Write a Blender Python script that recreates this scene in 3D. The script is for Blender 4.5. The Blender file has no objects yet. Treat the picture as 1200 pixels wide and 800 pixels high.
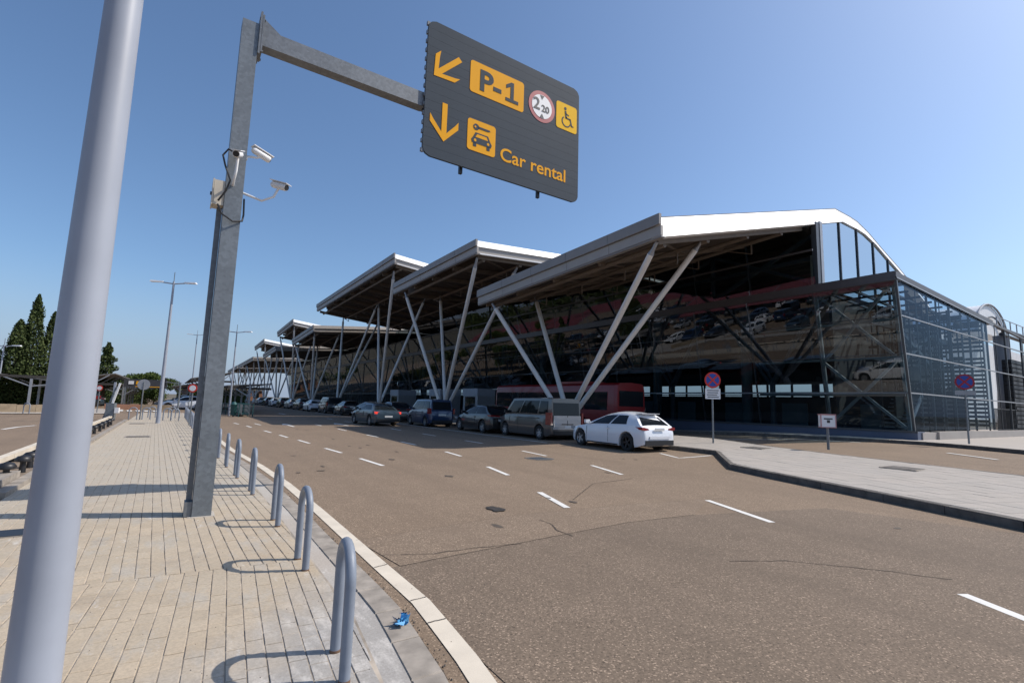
import bpy, bmesh, math, random
import numpy as np
from mathutils import Vector, Matrix, noise
random.seed(7)
S = bpy.context.scene
C = S.collection
PI = math.pi
# ------------------------------------------------------------------ camera
cam = bpy.data.cameras.new('camera'); camo = bpy.data.objects.new('camera', cam); C.objects.link(camo)
Mx = [[0.82856031, 0.09302374, 0.5521181], [-0.55911956, 0.0854266, 0.82467425], [0.02954871, -0.99199238, 0.12279248]]
camo.matrix_world = Matrix(((Mx[0][0], -Mx[0][1], -Mx[0][2], 0), (Mx[1][0], -Mx[1][1], -Mx[1][2], 0),
                            (Mx[2][0], -Mx[2][1], -Mx[2][2], 1.63), (0, 0, 0, 1)))
cam.sensor_width = 36; cam.lens = 17.7; cam.clip_start = .05; cam.clip_end = 6000
S.camera = camo
# ------------------------------------------------------------------ sky and sun
SUN = Vector((.66, -.29, .77)).normalized()
el = math.asin(SUN.z); az = math.atan2(SUN.x, SUN.y)
wd = bpy.data.worlds.new('World'); S.world = wd; wd.use_nodes = True
nt = wd.node_tree; bg = nt.nodes['Background']; sky = nt.nodes.new('ShaderNodeTexSky')
sky.sky_type = 'NISHITA'; sky.sun_disc = False; sky.sun_elevation = el; sky.sun_rotation = az
sky.altitude = 250; sky.air_density = 1.0; sky.dust_density = 1.9; sky.ozone_density = 6.0
tc = nt.nodes.new('ShaderNodeTexCoord'); sx_ = nt.nodes.new('ShaderNodeSeparateXYZ'); nt.links.new(tc.outputs['Generated'], sx_.inputs[0])
hz_ = nt.nodes.new('ShaderNodeMapRange'); hz_.inputs['From Min'].default_value = -.02; hz_.inputs['From Max'].default_value = .22; hz_.inputs['To Min'].default_value = .8; hz_.inputs['To Max'].default_value = 0
hz_.interpolation_type = 'SMOOTHSTEP'; nt.links.new(sx_.outputs['Z'], hz_.inputs[0])
hm_ = nt.nodes.new('ShaderNodeMix'); hm_.data_type = 'RGBA'; hm_.inputs[7].default_value = (2.5, 3.1, 4.25, 1)   # lavender horizon haze
nt.links.new(hz_.outputs[0], hm_.inputs[0]); tn_ = nt.nodes.new('ShaderNodeMix'); tn_.data_type = 'RGBA'; tn_.blend_type = 'MULTIPLY'; tn_.inputs[0].default_value = 1; tn_.inputs[7].default_value = (1.03, 1.055, 1.035, 1)   # clear dry-air blue
nt.links.new(sky.outputs[0], tn_.inputs[6]); nt.links.new(tn_.outputs[2], hm_.inputs[6]); nt.links.new(hm_.outputs[2], bg.inputs[0]); bg.inputs[1].default_value = .15
sl = bpy.data.lights.new('sun', 'SUN'); sl.energy = 4.6; sl.angle = math.radians(.5); sl.color = (1, .93, .845)
so = bpy.data.objects.new('sun', sl); C.objects.link(so); so.rotation_euler = (-SUN).to_track_quat('-Z', 'Y').to_euler()
S.view_settings.view_transform = 'Standard'; S.view_settings.look = 'None'; S.view_settings.gamma = 1
S.view_settings.use_curve_mapping = False; S.view_settings.exposure = 0.0
S.cycles.max_bounces = 7; S.cycles.transparent_max_bounces = 14; S.cycles.glossy_bounces = 4

# ------------------------------------------------------------------ materials
def nodes(name):
    m = bpy.data.materials.new(name); m.use_nodes = True
    t = m.node_tree; return m, t, t.nodes['Principled BSDF']
def N(t, k, **kw):
    n = t.nodes.new(k)
    for a, b in kw.items():
        if a.startswith('i_'): n.inputs[a[2:].replace('_', ' ')].default_value = b
        else: setattr(n, a, b)
    return n
def mix_col(t, fac, a, b, blend='MIX'):
    n = t.nodes.new('ShaderNodeMix'); n.data_type = 'RGBA'; n.blend_type = blend
    for sock, v in ((n.inputs[0], fac), (n.inputs[6], a), (n.inputs[7], b)):
        if hasattr(v, 'is_linked') or isinstance(v, bpy.types.NodeSocket): t.links.new(v, sock)
        elif isinstance(v, (int, float)): sock.default_value = v
        else: sock.default_value = (*v, 1)
    return n.outputs[2]
def ramp(t, src, pts):
    r = t.nodes.new('ShaderNodeValToRGB'); t.links.new(src, r.inputs[0])
    e = r.color_ramp.elements
    while len(e) < len(pts): e.new(.5)
    for k, (p, c) in enumerate(pts):
        e[k].position = p; e[k].color = (c, c, c, 1) if isinstance(c, (int, float)) else (*c, 1)
    return r.outputs[0]
def pos(t): return t.nodes.new('ShaderNodeNewGeometry').outputs['Position']
def noise_tex(t, scale, detail=4, rough=.55, vec=None):
    n = t.nodes.new('ShaderNodeTexNoise'); n.inputs['Scale'].default_value = scale
    n.inputs['Detail'].default_value = detail; n.inputs['Roughness'].default_value = rough
    t.links.new(vec or pos(t), n.inputs['Vector']); return n.outputs[0]
def bump(t, b, h, strength, dist=.01):
    n = t.nodes.new('ShaderNodeBump'); n.inputs['Strength'].default_value = strength; n.inputs['Distance'].default_value = dist
    t.links.new(h, n.inputs['Height']); t.links.new(n.outputs[0], b.inputs['Normal'])
def scaled(t, sc):
    m = t.nodes.new('ShaderNodeMapping'); m.inputs['Scale'].default_value = sc; t.links.new(pos(t), m.inputs['Vector']); return m.outputs[0]
def plain(name, col, rough=.6, metal=0, var=.12, scale=3, coat=0, spec=.5):
    m, t, b = nodes(name)
    n = noise_tex(t, scale, 5)
    f = ramp(t, n, [(.3, 1 - var), (.7, 1 + 0 * var)])
    t.links.new(mix_col(t, 1.0, col, f, 'MULTIPLY'), b.inputs['Base Color'])
    b.inputs['Roughness'].default_value = rough; b.inputs['Metallic'].default_value = metal
    b.inputs['Coat Weight'].default_value = coat; b.inputs['Coat Roughness'].default_value = .05
    b.inputs['Specular IOR Level'].default_value = spec
    return m
def galvanised(name, col, rough=.5, vs=26, lo=.78):
    m, t, b = nodes(name)
    v = N(t, 'ShaderNodeTexVoronoi'); v.inputs['Scale'].default_value = vs; t.links.new(pos(t), v.inputs['Vector'])
    s = t.nodes.new('ShaderNodeSeparateColor'); t.links.new(v.outputs['Color'], s.inputs[0])
    f = ramp(t, s.outputs[0], [(0, lo), (1, 1)])
    g = ramp(t, noise_tex(t, 2.2, 6), [(.3, .8), (.7, 1)])
    c = mix_col(t, 1.0, mix_col(t, 1.0, col, f, 'MULTIPLY'), g, 'MULTIPLY')
    t.links.new(c, b.inputs['Base Color']); b.inputs['Roughness'].default_value = rough; b.inputs['Metallic'].default_value = .35
    return m
def asphalt_mat(name, base, light, dark):
    m, t, b = nodes(name)
    big = noise_tex(t, .18, 6, .6); mid = noise_tex(t, 1.7, 5, .6); fine = noise_tex(t, 42, 4, .75)
    v = N(t, 'ShaderNodeTexVoronoi'); v.inputs['Scale'].default_value = 95; t.links.new(pos(t), v.inputs['Vector'])
    s = t.nodes.new('ShaderNodeSeparateColor'); t.links.new(v.outputs['Color'], s.inputs[0])
    c = mix_col(t, ramp(t, big, [(.35, 0), (.65, 1)]), base, [x * .80 for x in base])
    c = mix_col(t, ramp(t, mid, [(.4, 0), (.75, .45)]), c, light)
    c = mix_col(t, ramp(t, fine, [(.42, .75), (.6, 0)]), c, dark)
    c = mix_col(t, ramp(t, s.outputs[0], [(.86, 0), (.99, .55)]), c, [min(1, x * 2.1) for x in light])
    c = mix_col(t, ramp(t, s.outputs[1], [(.84, 0), (.97, .7)]), c, [x * .5 for x in dark])
    # tyre tracks along the lanes and oil drips
    st = noise_tex(t, 1, 4, .6, scaled(t, (1.1, .05, 1)))
    c = mix_col(t, ramp(t, st, [(.46, 0), (.70, .5)]), c, dark)
    t.links.new(c, b.inputs['Base Color']); b.inputs['Roughness'].default_value = .88
    b.inputs['Specular IOR Level'].default_value = .3
    bump(t, b, fine, .35, .006)
    return m
def paver_mat(name, a, bcol, stain, patch=True):
    m, t, b = nodes(name)
    g = t.nodes.new('ShaderNodeNewGeometry'); oi = t.nodes.new('ShaderNodeObjectInfo')
    ad = N(t, 'ShaderNodeMath', operation='ADD'); t.links.new(g.outputs['Random Per Island'], ad.inputs[0]); t.links.new(oi.outputs['Random'], ad.inputs[1])
    fr = N(t, 'ShaderNodeMath', operation='FRACT'); t.links.new(ad.outputs[0], fr.inputs[0])
    c = mix_col(t, fr.outputs[0], a, bcol)
    c = mix_col(t, ramp(t, noise_tex(t, .55, 6, .62), [(.42, 0), (.62, .6)]), c, stain)
    if patch:
        c = mix_col(t, ramp(t, noise_tex(t, 2.3, 7, .7, scaled(t, (1.3, .5, 1))), [(.52, 0), (.62, .5)]), c, (.41, .385, .34))
        c = mix_col(t, ramp(t, noise_tex(t, 1.3, 7, .7), [(.56, 0), (.72, .5)]), c, (.235, .195, .155))
        c = mix_col(t, ramp(t, noise_tex(t, 5.5, 8, .75, scaled(t, (1, .35, 1))), [(.60, 0), (.68, .7)]), c, (.60, .57, .52))
    if patch:
        sy_ = t.nodes.new('ShaderNodeSeparateXYZ'); t.links.new(pos(t), sy_.inputs[0])
        mr_ = N(t, 'ShaderNodeMapRange'); mr_.inputs['From Min'].default_value = 7.5; mr_.inputs['From Max'].default_value = 11; mr_.inputs['To Max'].default_value = .55; t.links.new(sy_.outputs['Y'], mr_.inputs[0])
        c = mix_col(t, mr_.outputs[0], c, (.43, .39, .325))
        m2_ = N(t, 'ShaderNodeMapRange'); m2_.inputs['From Min'].default_value = 4.6; m2_.inputs['From Max'].default_value = 3.4; m2_.inputs['To Max'].default_value = 1.0
        sy2 = N(t, 'ShaderNodeMath', operation='MULTIPLY_ADD'); sy2.inputs[1].default_value = -1.0; t.links.new(sy_.outputs['X'], sy2.inputs[0]); t.links.new(sy_.outputs['Y'], sy2.inputs[2])
        nz_ = N(t, 'ShaderNodeMath', operation='MULTIPLY_ADD'); nz_.inputs[1].default_value = 1.6; t.links.new(noise_tex(t, 1.6, 6, .6), nz_.inputs[0]); t.links.new(sy2.outputs[0], nz_.inputs[2])
        t.links.new(nz_.outputs[0], m2_.inputs[0])
        c = mix_col(t, m2_.outputs[0], c, mix_col(t, ramp(t, noise_tex(t, 6, 8, .75, scaled(t, (1, .4, 1))), [(.48, 0), (.62, 1)]), (.34, .32, .295), (.52, .49, .45)))
    c = mix_col(t, ramp(t, noise_tex(t, 55, 4, .7), [(.35, .3), (.6, 0)]), c, (.14, .12, .1))
    t.links.new(c, b.inputs['Base Color']); b.inputs['Roughness'].default_value = .9
    bump(t, b, noise_tex(t, 70, 3), .25, .004)
    return m
def glass_mat(name, tint, rfl=(.8, .85, .9), ior=1.9, rough=.0, base=.06, wav=.0):
    m = bpy.data.materials.new(name); m.use_nodes = True; t = m.node_tree; t.nodes.clear()
    o = t.nodes.new('ShaderNodeOutputMaterial'); mx = t.nodes.new('ShaderNodeMixShader')
    tr = t.nodes.new('ShaderNodeBsdfTransparent'); tr.inputs[0].default_value = (*tint, 1)
    gl = t.nodes.new('ShaderNodeBsdfGlossy'); gl.inputs['Color'].default_value = (*rfl, 1); gl.inputs['Roughness'].default_value = rough
    lw = t.nodes.new('ShaderNodeLayerWeight'); lw.inputs['Blend'].default_value = .5
    f0 = ((ior - 1) / (ior + 1)) ** 2 + base
    pw_ = N(t, 'ShaderNodeMath', operation='POWER'); pw_.inputs[1].default_value = 5.0; t.links.new(lw.outputs['Facing'], pw_.inputs[0])
    ad = N(t, 'ShaderNodeMath', operation='MULTIPLY_ADD'); ad.inputs[1].default_value = 1 - f0; ad.inputs[2].default_value = f0; ad.use_clamp = True
    t.links.new(pw_.outputs[0], ad.inputs[0]); t.links.new(ad.outputs[0], mx.inputs[0])
    t.links.new(tr.outputs[0], mx.inputs[1]); t.links.new(gl.outputs[0], mx.inputs[2]); t.links.new(mx.outputs[0], o.inputs[0])
    if wav:
        b = t.nodes.new('ShaderNodeBump'); b.inputs['Strength'].default_value = wav; b.inputs['Distance'].default_value = .02
        t.links.new(noise_tex(t, .5, 1), b.inputs['Height']); t.links.new(b.outputs[0], gl.inputs['Normal'])
    return m
def foliage_mat(name, a, b2):
    m, t, b = nodes(name)
    g = t.nodes.new('ShaderNodeNewGeometry')
    c = mix_col(t, g.outputs['Random Per Island'], a, b2)
    c = mix_col(t, ramp(t, noise_tex(t, .8, 3), [(.4, 0), (.65, .6)]), c, [x * .55 for x in a])
    t.links.new(c, b.inputs['Base Color']); b.inputs['Roughness'].default_value = .75; b.inputs['Specular IOR Level'].default_value = .2
    return m
M = {}
M['asphalt'] = asphalt_mat('asphalt', (.245, .180, .124), (.305, .228, .16), (.165, .12, .084))
M['asphalt_old'] = asphalt_mat('asphalt_old', (.208, .156, .112), (.265, .20, .147), (.118, .089, .065))
M['asphalt_patch'] = asphalt_mat('asphalt_patch', (.25, .185, .13), (.31, .235, .168), (.16, .118, .084))
M['paver'] = paver_mat('paver', (.485, .395, .285), (.415, .336, .240), (.42, .36, .275))
M['slab'] = paver_mat('slab', (.42, .375, .33), (.37, .335, .295), (.38, .35, .315), False)
M['mortar'] = plain('mortar', (.50, .43, .35), .95, var=.75, scale=2.3)
M['kerb'] = plain('kerb', (.37, .325, .275), .9, var=.45, scale=6)
M['kerb_dark'] = plain('kerb_dark', (.15, .135, .12), .9, var=.5, scale=5)
M['smear'] = paver_mat('smear', (.46, .43, .39), (.40, .34, .28), (.52, .51, .48))
M['crack'] = plain('crack', (.075, .058, .045), .95)
M['stain'] = plain('stain', (.045, .038, .033), .8, var=.5, scale=9)
M['soil'] = plain('soil', (.26, .20, .145), .95, var=.5, scale=6)
M['dry_land'] = plain('dry_land', (.15, .125, .08), .95, var=.5, scale=.05)
def paint_mat(name, col, wear):
    m, t, b = nodes(name)
    f = ramp(t, noise_tex(t, 38, 6, .75), [(wear - .07, (.2, .17, .14)), (wear + .03, col)])
    g = ramp(t, noise_tex(t, 3, 5), [(.3, .82), (.7, 1)])
    t.links.new(mix_col(t, 1, f, g, 'MULTIPLY'), b.inputs['Base Color']); b.inputs['Roughness'].default_value = .75
    return m
M['line'] = paint_mat('line', (.74, .72, .68), .36)
M['kerb_white'] = paint_mat('kerb_white', (.66, .585, .475), .28)
M['pole_grey'] = plain('pole_grey', (.33, .355, .41), .46, .0, var=.14, scale=2.2)
M['hoop'] = plain('hoop', (.215, .245, .295), .5, .0, var=.15, scale=14)
M['rust'] = plain('rust', (.17, .10, .06), .85)
M['galv'] = galvanised('galvanised', (.225, .25, .27), .52)
M['galv_dark'] = galvanised('galvanised_dark', (.22, .235, .25), .5)
M['sign_grey'] = plain('sign_grey', (.042, .058, .078), .7, .0, var=.1, scale=2, spec=.2)
M['amber'] = plain('amber', (.86, .39, .006), .7, var=.05, spec=.2)
M['yellow'] = plain('yellow', (.88, .50, .004), .7, var=.05, spec=.2)
M['white'] = plain('white_paint', (.78, .78, .78), .45, var=.06)
M['white_roof'] = plain('white_roof', (.86, .86, .86), .45, var=.05, scale=.6)
M['red'] = plain('sign_red', (.34, .012, .03), .45); M['pink'] = plain('pink_edge', (.50, .25, .25), .5)
M['red2'] = plain('sign_bright_red', (.62, .03, .015), .45)
M['blue'] = plain('sign_blue', (.02, .07, .36), .45)
M['black'] = plain('black_plastic', (.018, .018, .02), .45)
M['ink'] = plain('ink', (.05, .05, .055), .6)
M['cream'] = plain('cream_box', (.62, .56, .46), .6, var=.2)
M['roof_metal'] = plain('roof_metal', (.27, .25, .235), .5, .1, var=.15, scale=.8)
M['fascia_low'] = plain('fascia_low', (.37, .34, .31), .55, .1, var=.15, scale=.8)
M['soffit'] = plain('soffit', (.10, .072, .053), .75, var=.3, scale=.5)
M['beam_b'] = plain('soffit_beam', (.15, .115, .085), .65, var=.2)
M['strut'] = plain('strut', (.70, .67, .63), .5, .05, var=.12, scale=1.2)
M['mullion'] = plain('mullion', (.075, .082, .09), .4, .3)
M['spandrel'] = plain('spandrel', (.105, .095, .095), .45, .3)
M['plinth'] = plain('plinth', (.10, .125, .19), .5, .2, var=.15, scale=.7)
M['frame_grey'] = plain('frame_grey', (.33, .34, .36), .45, .4)
M['glass'] = glass_mat('facade_glass', (.40, .50, .53), (.64, .67, .71), ior=1.5, base=.065, wav=.02)
M['glass_sky'] = glass_mat('clerestory_glass', (.3, .4, .45), (.62, .73, .82), ior=1.8, base=.5)
M['glass_end'] = glass_mat('end_glass', (.56, .66, .72), (.22, .28, .36), ior=1.35, base=.0)
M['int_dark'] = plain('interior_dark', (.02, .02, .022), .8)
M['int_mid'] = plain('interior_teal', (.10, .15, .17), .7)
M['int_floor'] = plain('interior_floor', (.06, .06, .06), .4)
M['truss'] = plain('truss_grey', (.30, .32, .33), .5)
M['truss_d'] = plain('truss_dark', (.06, .08, .10), .5)
M['louvre'] = plain('louvre', (.028, .031, .036), .5, .3)
M['tyre'] = plain('tyre', (.02, .02, .02), .85)
M['rim'] = plain('rim', (.42, .43, .44), .35, .7)
M['rim_dark'] = plain('rim_dark', (.03, .03, .032), .4, .5)
M['lamp_red'] = plain('lamp_red', (.24, .006, .008), .25, coat=.4)
M['lamp_clear'] = plain('lamp_clear', (.55, .57, .6), .15, .3, coat=.6)
m, t, b = nodes('brake_light'); b.inputs['Base Color'].default_value = (.6, .02, .02, 1); b.inputs['Emission Color'].default_value = (1, .08, .04, 1); b.inputs['Emission Strength'].default_value = .7
M['brake'] = m
M['plate'] = plain('plate', (.68, .68, .66), .5)
m, t, b = nodes('car_glass'); b.inputs['Base Color'].default_value = (.012, .016, .02, 1); b.inputs['Roughness'].default_value = .04; b.inputs['Specular IOR Level'].default_value = .28
M['car_glass'] = m
def car_paint(name, c, metal=.0): return plain(name, c, .28, metal, var=.04, scale=2, coat=.9)
M['teal'] = plain('teal_metal', (.02, .085, .085), .5, .2)
M['terra'] = plain('terracotta_wall', (.32, .16, .10), .8)
M['red_roof'] = plain('red_roof', (.20, .045, .05), .6)
M['shade_net'] = plain('shade_net', (.045, .04, .036), .85)
M['shade_top'] = plain('shade_top', (.16, .15, .14), .7)
M['bark'] = plain('bark', (.14, .10, .07), .9)
M['fol_dark'] = foliage_mat('cypress_foliage', (.05, .075, .022), (.085, .105, .035))
M['fol_pine'] = foliage_mat('pine_foliage', (.05, .085, .02), (.10, .13, .03))
M['stone'] = plain('stone_wall', (.36, .28, .19), .9, var=.4, scale=2)
M['litter'] = plain('blue_plastic', (.08, .33, .62), .35, coat=.3)
M['pipe'] = plain('dark_pipe', (.03, .03, .035), .4, .4)
M['pillar'] = plain('pillar_grey', (.26, .26, .27), .6, var=.2, scale=1)

# ------------------------------------------------------------------ mesh helpers
def sharp(me, ang=35):
    me.shade_smooth(); me.set_sharp_from_angle(angle=math.radians(ang))
class MB:
    def __init__(s): s.v = []; s.f = []
    def add(s, vs, fs):
        n = len(s.v); s.v += [tuple(v) for v in vs]; s.f += [tuple(i + n for i in f) for f in fs]; return s
    def box(s, a, b, rz=0, o=(0, 0, 0)):
        x0, y0, z0 = a; x1, y1, z1 = b; c, d = math.cos(rz), math.sin(rz)
        vs = [(x0, y0, z0), (x1, y0, z0), (x1, y1, z0), (x0, y1, z0), (x0, y0, z1), (x1, y0, z1), (x1, y1, z1), (x0, y1, z1)]
        vs = [(x * c - y * d + o[0], x * d + y * c + o[1], z + o[2]) for x, y, z in vs]
        return s.add(vs, [(0, 3, 2, 1), (4, 5, 6, 7), (0, 1, 5, 4), (1, 2, 6, 5), (2, 3, 7, 6), (3, 0, 4, 7)])
    def bar(s, p, q, w, h=None, up=(0, 0, 1)):
        h = h or w; p = Vector(p); q = Vector(q); d = (q - p).normalized(); u = Vector(up)
        if abs(d.dot(u)) > .98: u = Vector((1, 0, 0))
        r = d.cross(u).normalized(); u = r.cross(d)
        vs = [e + r * (sx * w / 2) + u * (sz * h / 2) for e in (p, q) for sx, sz in ((-1, -1), (1, -1), (1, 1), (-1, 1))]
        return s.add(vs, [(3, 2, 1, 0), (4, 5, 6, 7), (0, 1, 5, 4), (1, 2, 6, 5), (2, 3, 7, 6), (3, 0, 4, 7)])
    def path(s, pts, r, n=8, cap=True, rs=None):
        pts = [Vector(p) for p in pts]; k = len(s.v); prev = None
        for i, p in enumerate(pts):
            d = (pts[min(i + 1, len(pts) - 1)] - pts[max(i - 1, 0)]).normalized()
            if prev is None:
                a = Vector((0, 0, 1)) if abs(d.z) < .9 else Vector((1, 0, 0)); u = d.cross(a).normalized()
            else: u = (prev - d * prev.dot(d)).normalized()
            prev = u; w = d.cross(u); rr = rs[i] if rs else r
            for j in range(n):
                a = 2 * PI * j / n; s.v.append(tuple(p + u * (math.cos(a) * rr) + w * (math.sin(a) * rr)))
        for i in range(len(pts) - 1):
            for j in range(n):
                a = k + i * n + j; b = k + i * n + (j + 1) % n
                s.f.append((a, b, b + n, a + n))
        if cap:
            s.f.append(tuple(k + j for j in range(n))[::-1]); s.f.append(tuple(k + (len(pts) - 1) * n + j for j in range(n)))
        return s
    def prism(s, poly, fn, d0, d1):
        n = len(poly); vs = [fn(a, b, d0) for a, b in poly] + [fn(a, b, d1) for a, b in poly]
        return s.add(vs, [tuple(range(n)), tuple(range(2 * n - 1, n - 1, -1))] + [(i, i + n, (i + 1) % n + n, (i + 1) % n) for i in range(n)])
    def lathe(s, prof, axis='z', n=20, o=(0, 0, 0)):
        k = len(s.v)
        for (r, h) in prof:
            for j in range(n):
                a = 2 * PI * j / n; x, y = r * math.cos(a), r * math.sin(a)
                p = (x, y, h) if axis == 'z' else ((h, x, y) if axis == 'x' else (x, h, y))
                s.v.append((p[0] + o[0], p[1] + o[1], p[2] + o[2]))
        for i in range(len(prof) - 1):
            for j in range(n):
                a = k + i * n + j; b = k + i * n + (j + 1) % n; s.f.append((a, b, b + n, a + n))
        return s
    def build(s, name, mat, parent=None, smooth=None, loc=None):
        me = bpy.data.meshes.new(name); me.from_pydata(s.v, [], s.f); me.update()
        bm = bmesh.new(); bm.from_mesh(me); bmesh.ops.recalc_face_normals(bm, faces=bm.faces); bm.to_mesh(me); bm.free()
        if mat: me.materials.append(mat)
        if smooth: sharp(me, smooth)
        return link(name, me, parent, loc)
def link(name, me, parent=None, loc=None):
    o = bpy.data.objects.new(name, me); C.objects.link(o)
    if parent: o.parent = parent
    if loc: o.location = loc
    return o
def tag(o, label=None, cat=None, group=None, kind=None):
    if label: o['label'] = label
    if cat: o['category'] = cat
    if group: o['group'] = group
    if kind: o['kind'] = kind
    return o
def thing(name, label, cat, loc=(0, 0, 0), rz=0, group=None):
    o = bpy.data.objects.new(name, None); C.objects.link(o); o.location = loc; o.rotation_euler = (0, 0, rz)
    o.empty_display_size = .3
    return tag(o, label, cat, group)
KIDS = {}
def children(o): return [c for c in bpy.data.objects if c.parent == o]
def copy_tree(o, parent=None, label=None):
    c = o.copy(); C.objects.link(c); c.parent = parent
    if label: c['label'] = label
    for ch in children(o): copy_tree(ch, c)
    return c
def text(name, s, size, mat, parent, loc, bold=0.0, thick=.004, sx=1):
    cu = bpy.data.curves.new('t', 'FONT'); cu.body = s; cu.size = size; cu.extrude = thick; cu.offset = bold; cu.resolution_u = 4
    to = bpy.data.objects.new('t', cu); C.objects.link(to); bpy.context.view_layer.update()
    dg = bpy.context.evaluated_depsgraph_get(); me = bpy.data.meshes.new_from_object(to.evaluated_get(dg))
    bpy.data.objects.remove(to); me.name = name; me.materials.clear(); me.materials.append(mat)
    for v in me.vertices: v.co = (v.co.x * sx, -v.co.z, v.co.y)
    return link(name, me, parent, loc)
def structure(name, mb, mat, parent=None, smooth=None):
    o = mb.build(name, mat, parent, smooth)
    if not parent: o['kind'] = 'structure'
    return o

# ------------------------------------------------------------------ terrain
def sm(t): t = min(1, max(0, t)); return t * t * (3 - 2 * t)
def zg(x, y): return .38 * sm((x - 13) / 14) * sm((26 - y) / 12)
xs = [-3000, -900, -300, -120, -60] + list(np.arange(-30, 12, 3)) + list(np.arange(12, 30, 1)) + [32, 40, 60, 120, 300, 900, 3000]
ys = [-3000, -900, -300, -120, -60, -30, -15, -5] + list(np.arange(0, 30, 1.5)) + [33, 40, 60, 120, 200, 400, 900, 3000]
g = MB()
for y in ys:
    for x in xs: g.v.append((x, y, zg(x, y) - .003))
nx = len(xs); far = MB(); far.v = g.v
for j in range(len(ys) - 1):
    for i in range(nx - 1):
        f = (j * nx + i, j * nx + i + 1, (j + 1) * nx + i + 1, (j + 1) * nx + i)
        cx_, cy_ = (xs[i] + xs[i + 1]) / 2, (ys[j] + ys[j + 1]) / 2
        (g if (-120 < cx_ < 120 and -120 < cy_ < 200) else far).f.append(f)
far.v = list(g.v)
structure('ground', far, M['dry_land']); structure('road', g, M['asphalt'], smooth=60)
road = bpy.data.objects['road']
def strip(L, R, name, mat, dz, parent=None, n=1, follow=True):
    """sheet between two polylines, raised dz above the terrain"""
    mb = MB(); k = 4
    for (a, b) in zip(L, R):
        for i in range(k + 1):
            x = a[0] + (b[0] - a[0]) * i / k; y = a[1] + (b[1] - a[1]) * i / k
            mb.v.append((x, y, (zg(x, y) if follow else 0) + dz))
    for j in range(len(L) - 1):
        for i in range(k):
            q = j * (k + 1) + i; mb.f.append((q, q + 1, q + k + 2, q + k + 1))
    return structure(name, mb, mat, parent)
def resample(P, step=1.0):
    out = [P[0]]
    for a, b in zip(P[:-1], P[1:]):
        d = math.hypot(b[0] - a[0], b[1] - a[1]); n = max(1, int(d / step))
        for i in range(1, n + 1): out.append((a[0] + (b[0] - a[0]) * i / n, a[1] + (b[1] - a[1]) * i / n))
    return out
def ribbon(P, w, name, mat, dz, parent=None, jag=0, step=.25):
    P = resample(P, step); L = []; R = []
    for i, p in enumerate(P):
        a = P[max(0, i - 1)]; b = P[min(len(P) - 1, i + 1)]; d = Vector((b[0] - a[0], b[1] - a[1])).normalized()
        n = Vector((-d.y, d.x)); j1 = random.uniform(-jag, jag); j2 = random.uniform(0, jag)
        L.append((p[0] + n.x * (w / 2 + j1 + j2), p[1] + n.y * (w / 2 + j1 + j2))); R.append((p[0] - n.x * (w / 2 - j1), p[1] - n.y * (w / 2 - j1)))
    mb = MB()
    for a, b in zip(L, R): mb.v += [(a[0], a[1], zg(*a) + dz), (b[0], b[1], zg(*b) + dz)]
    for i in range(len(L) - 1): mb.f.append((2 * i, 2 * i + 1, 2 * i + 3, 2 * i + 2))
    return structure(name, mb, mat, parent)
# painted markings, one object each, parts of the road
dashesA = [((4.53, 14.18), (4.57, 12.46)), ((4.38, 17.41), (4.47, 15.8)), ((4.25, 20.94), (4.32, 19.4)), ((4.06, 23.9), (4.12, 22.4)),
           ((3.89, 27.0), (3.97, 25.5)), ((3.62, 31.4), (3.68, 29.9)), ((3.3, 34.6), (3.42, 33.2)), ((4.34, 34.0), (4.44, 32.3))]
dashesB = [((5.91, 7.75), (5.45, 6.4)), ((6.97, 11.37), (6.61, 9.87)), ((7.7, 15.26), (7.52, 13.85)), ((7.8, 19.4), (7.78, 17.9)), ((7.75, 23.5), (7.77, 22)), ((7.7, 28.2), (7.72, 26.7)), ((7.6, 33), (7.62, 31.5))]
dashesC = [((6.27, 1.72), (5.2, -.1)), ((8.25, 5.8), (7.57, 4.23)), ((9.89, 10.61), (9.3, 8.9)), ((10.45, 14.76), (10.21, 13.07)),
           ((10.72, 19.42), (10.70, 17.9)), ((10.73, 23.92), (10.72, 22.36)), ((10.77, 28.44), (10.74, 26.79)), ((10.8, 33), (10.8, 31.4)), ((10.8, 38), (10.8, 36.4)), ((10.8, 43), (10.8, 41.4))]
for a, b in dashesA + dashesB + dashesC: ribbon([a, b], .11, 'lane_dash', M['line'], .004, road)
ribbon([(14.85, 12.35), (14.2, 11.03), (15.9, 11.0)], .10, 'bay_line', M['line'], .004, road)
ribbon([(21.2, 14.6), (23.0, 13.4), (25.0, 12.4), (25.7, 10.2)], .13, 'edge_line', M['line'], .012, road)
ribbon([(22.5, 5.0), (23.6, 6.6)], .13, 'edge_line', M['line'], .012, road)
ribbon([(13.7, 17.5), (13.7, 60)], .10, 'parking_line', M['line'], .004, road)
def arrow(x, y, s=1):
    mb = MB(); mb.add([(x + a * s, y + b * s, .004) for a, b in ((-.07, 0), (.07, 0), (.07, 2), (.3, 2), (0, 3.4), (-.3, 2), (-.07, 2))], [tuple(range(7))])
    structure('lane_arrow', mb, M['line'], road)
arrow(5.9, 30.5); arrow(9.2, 31.5); arrow(12.2, 37); arrow(5.8, 52); arrow(9.2, 52)
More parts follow.
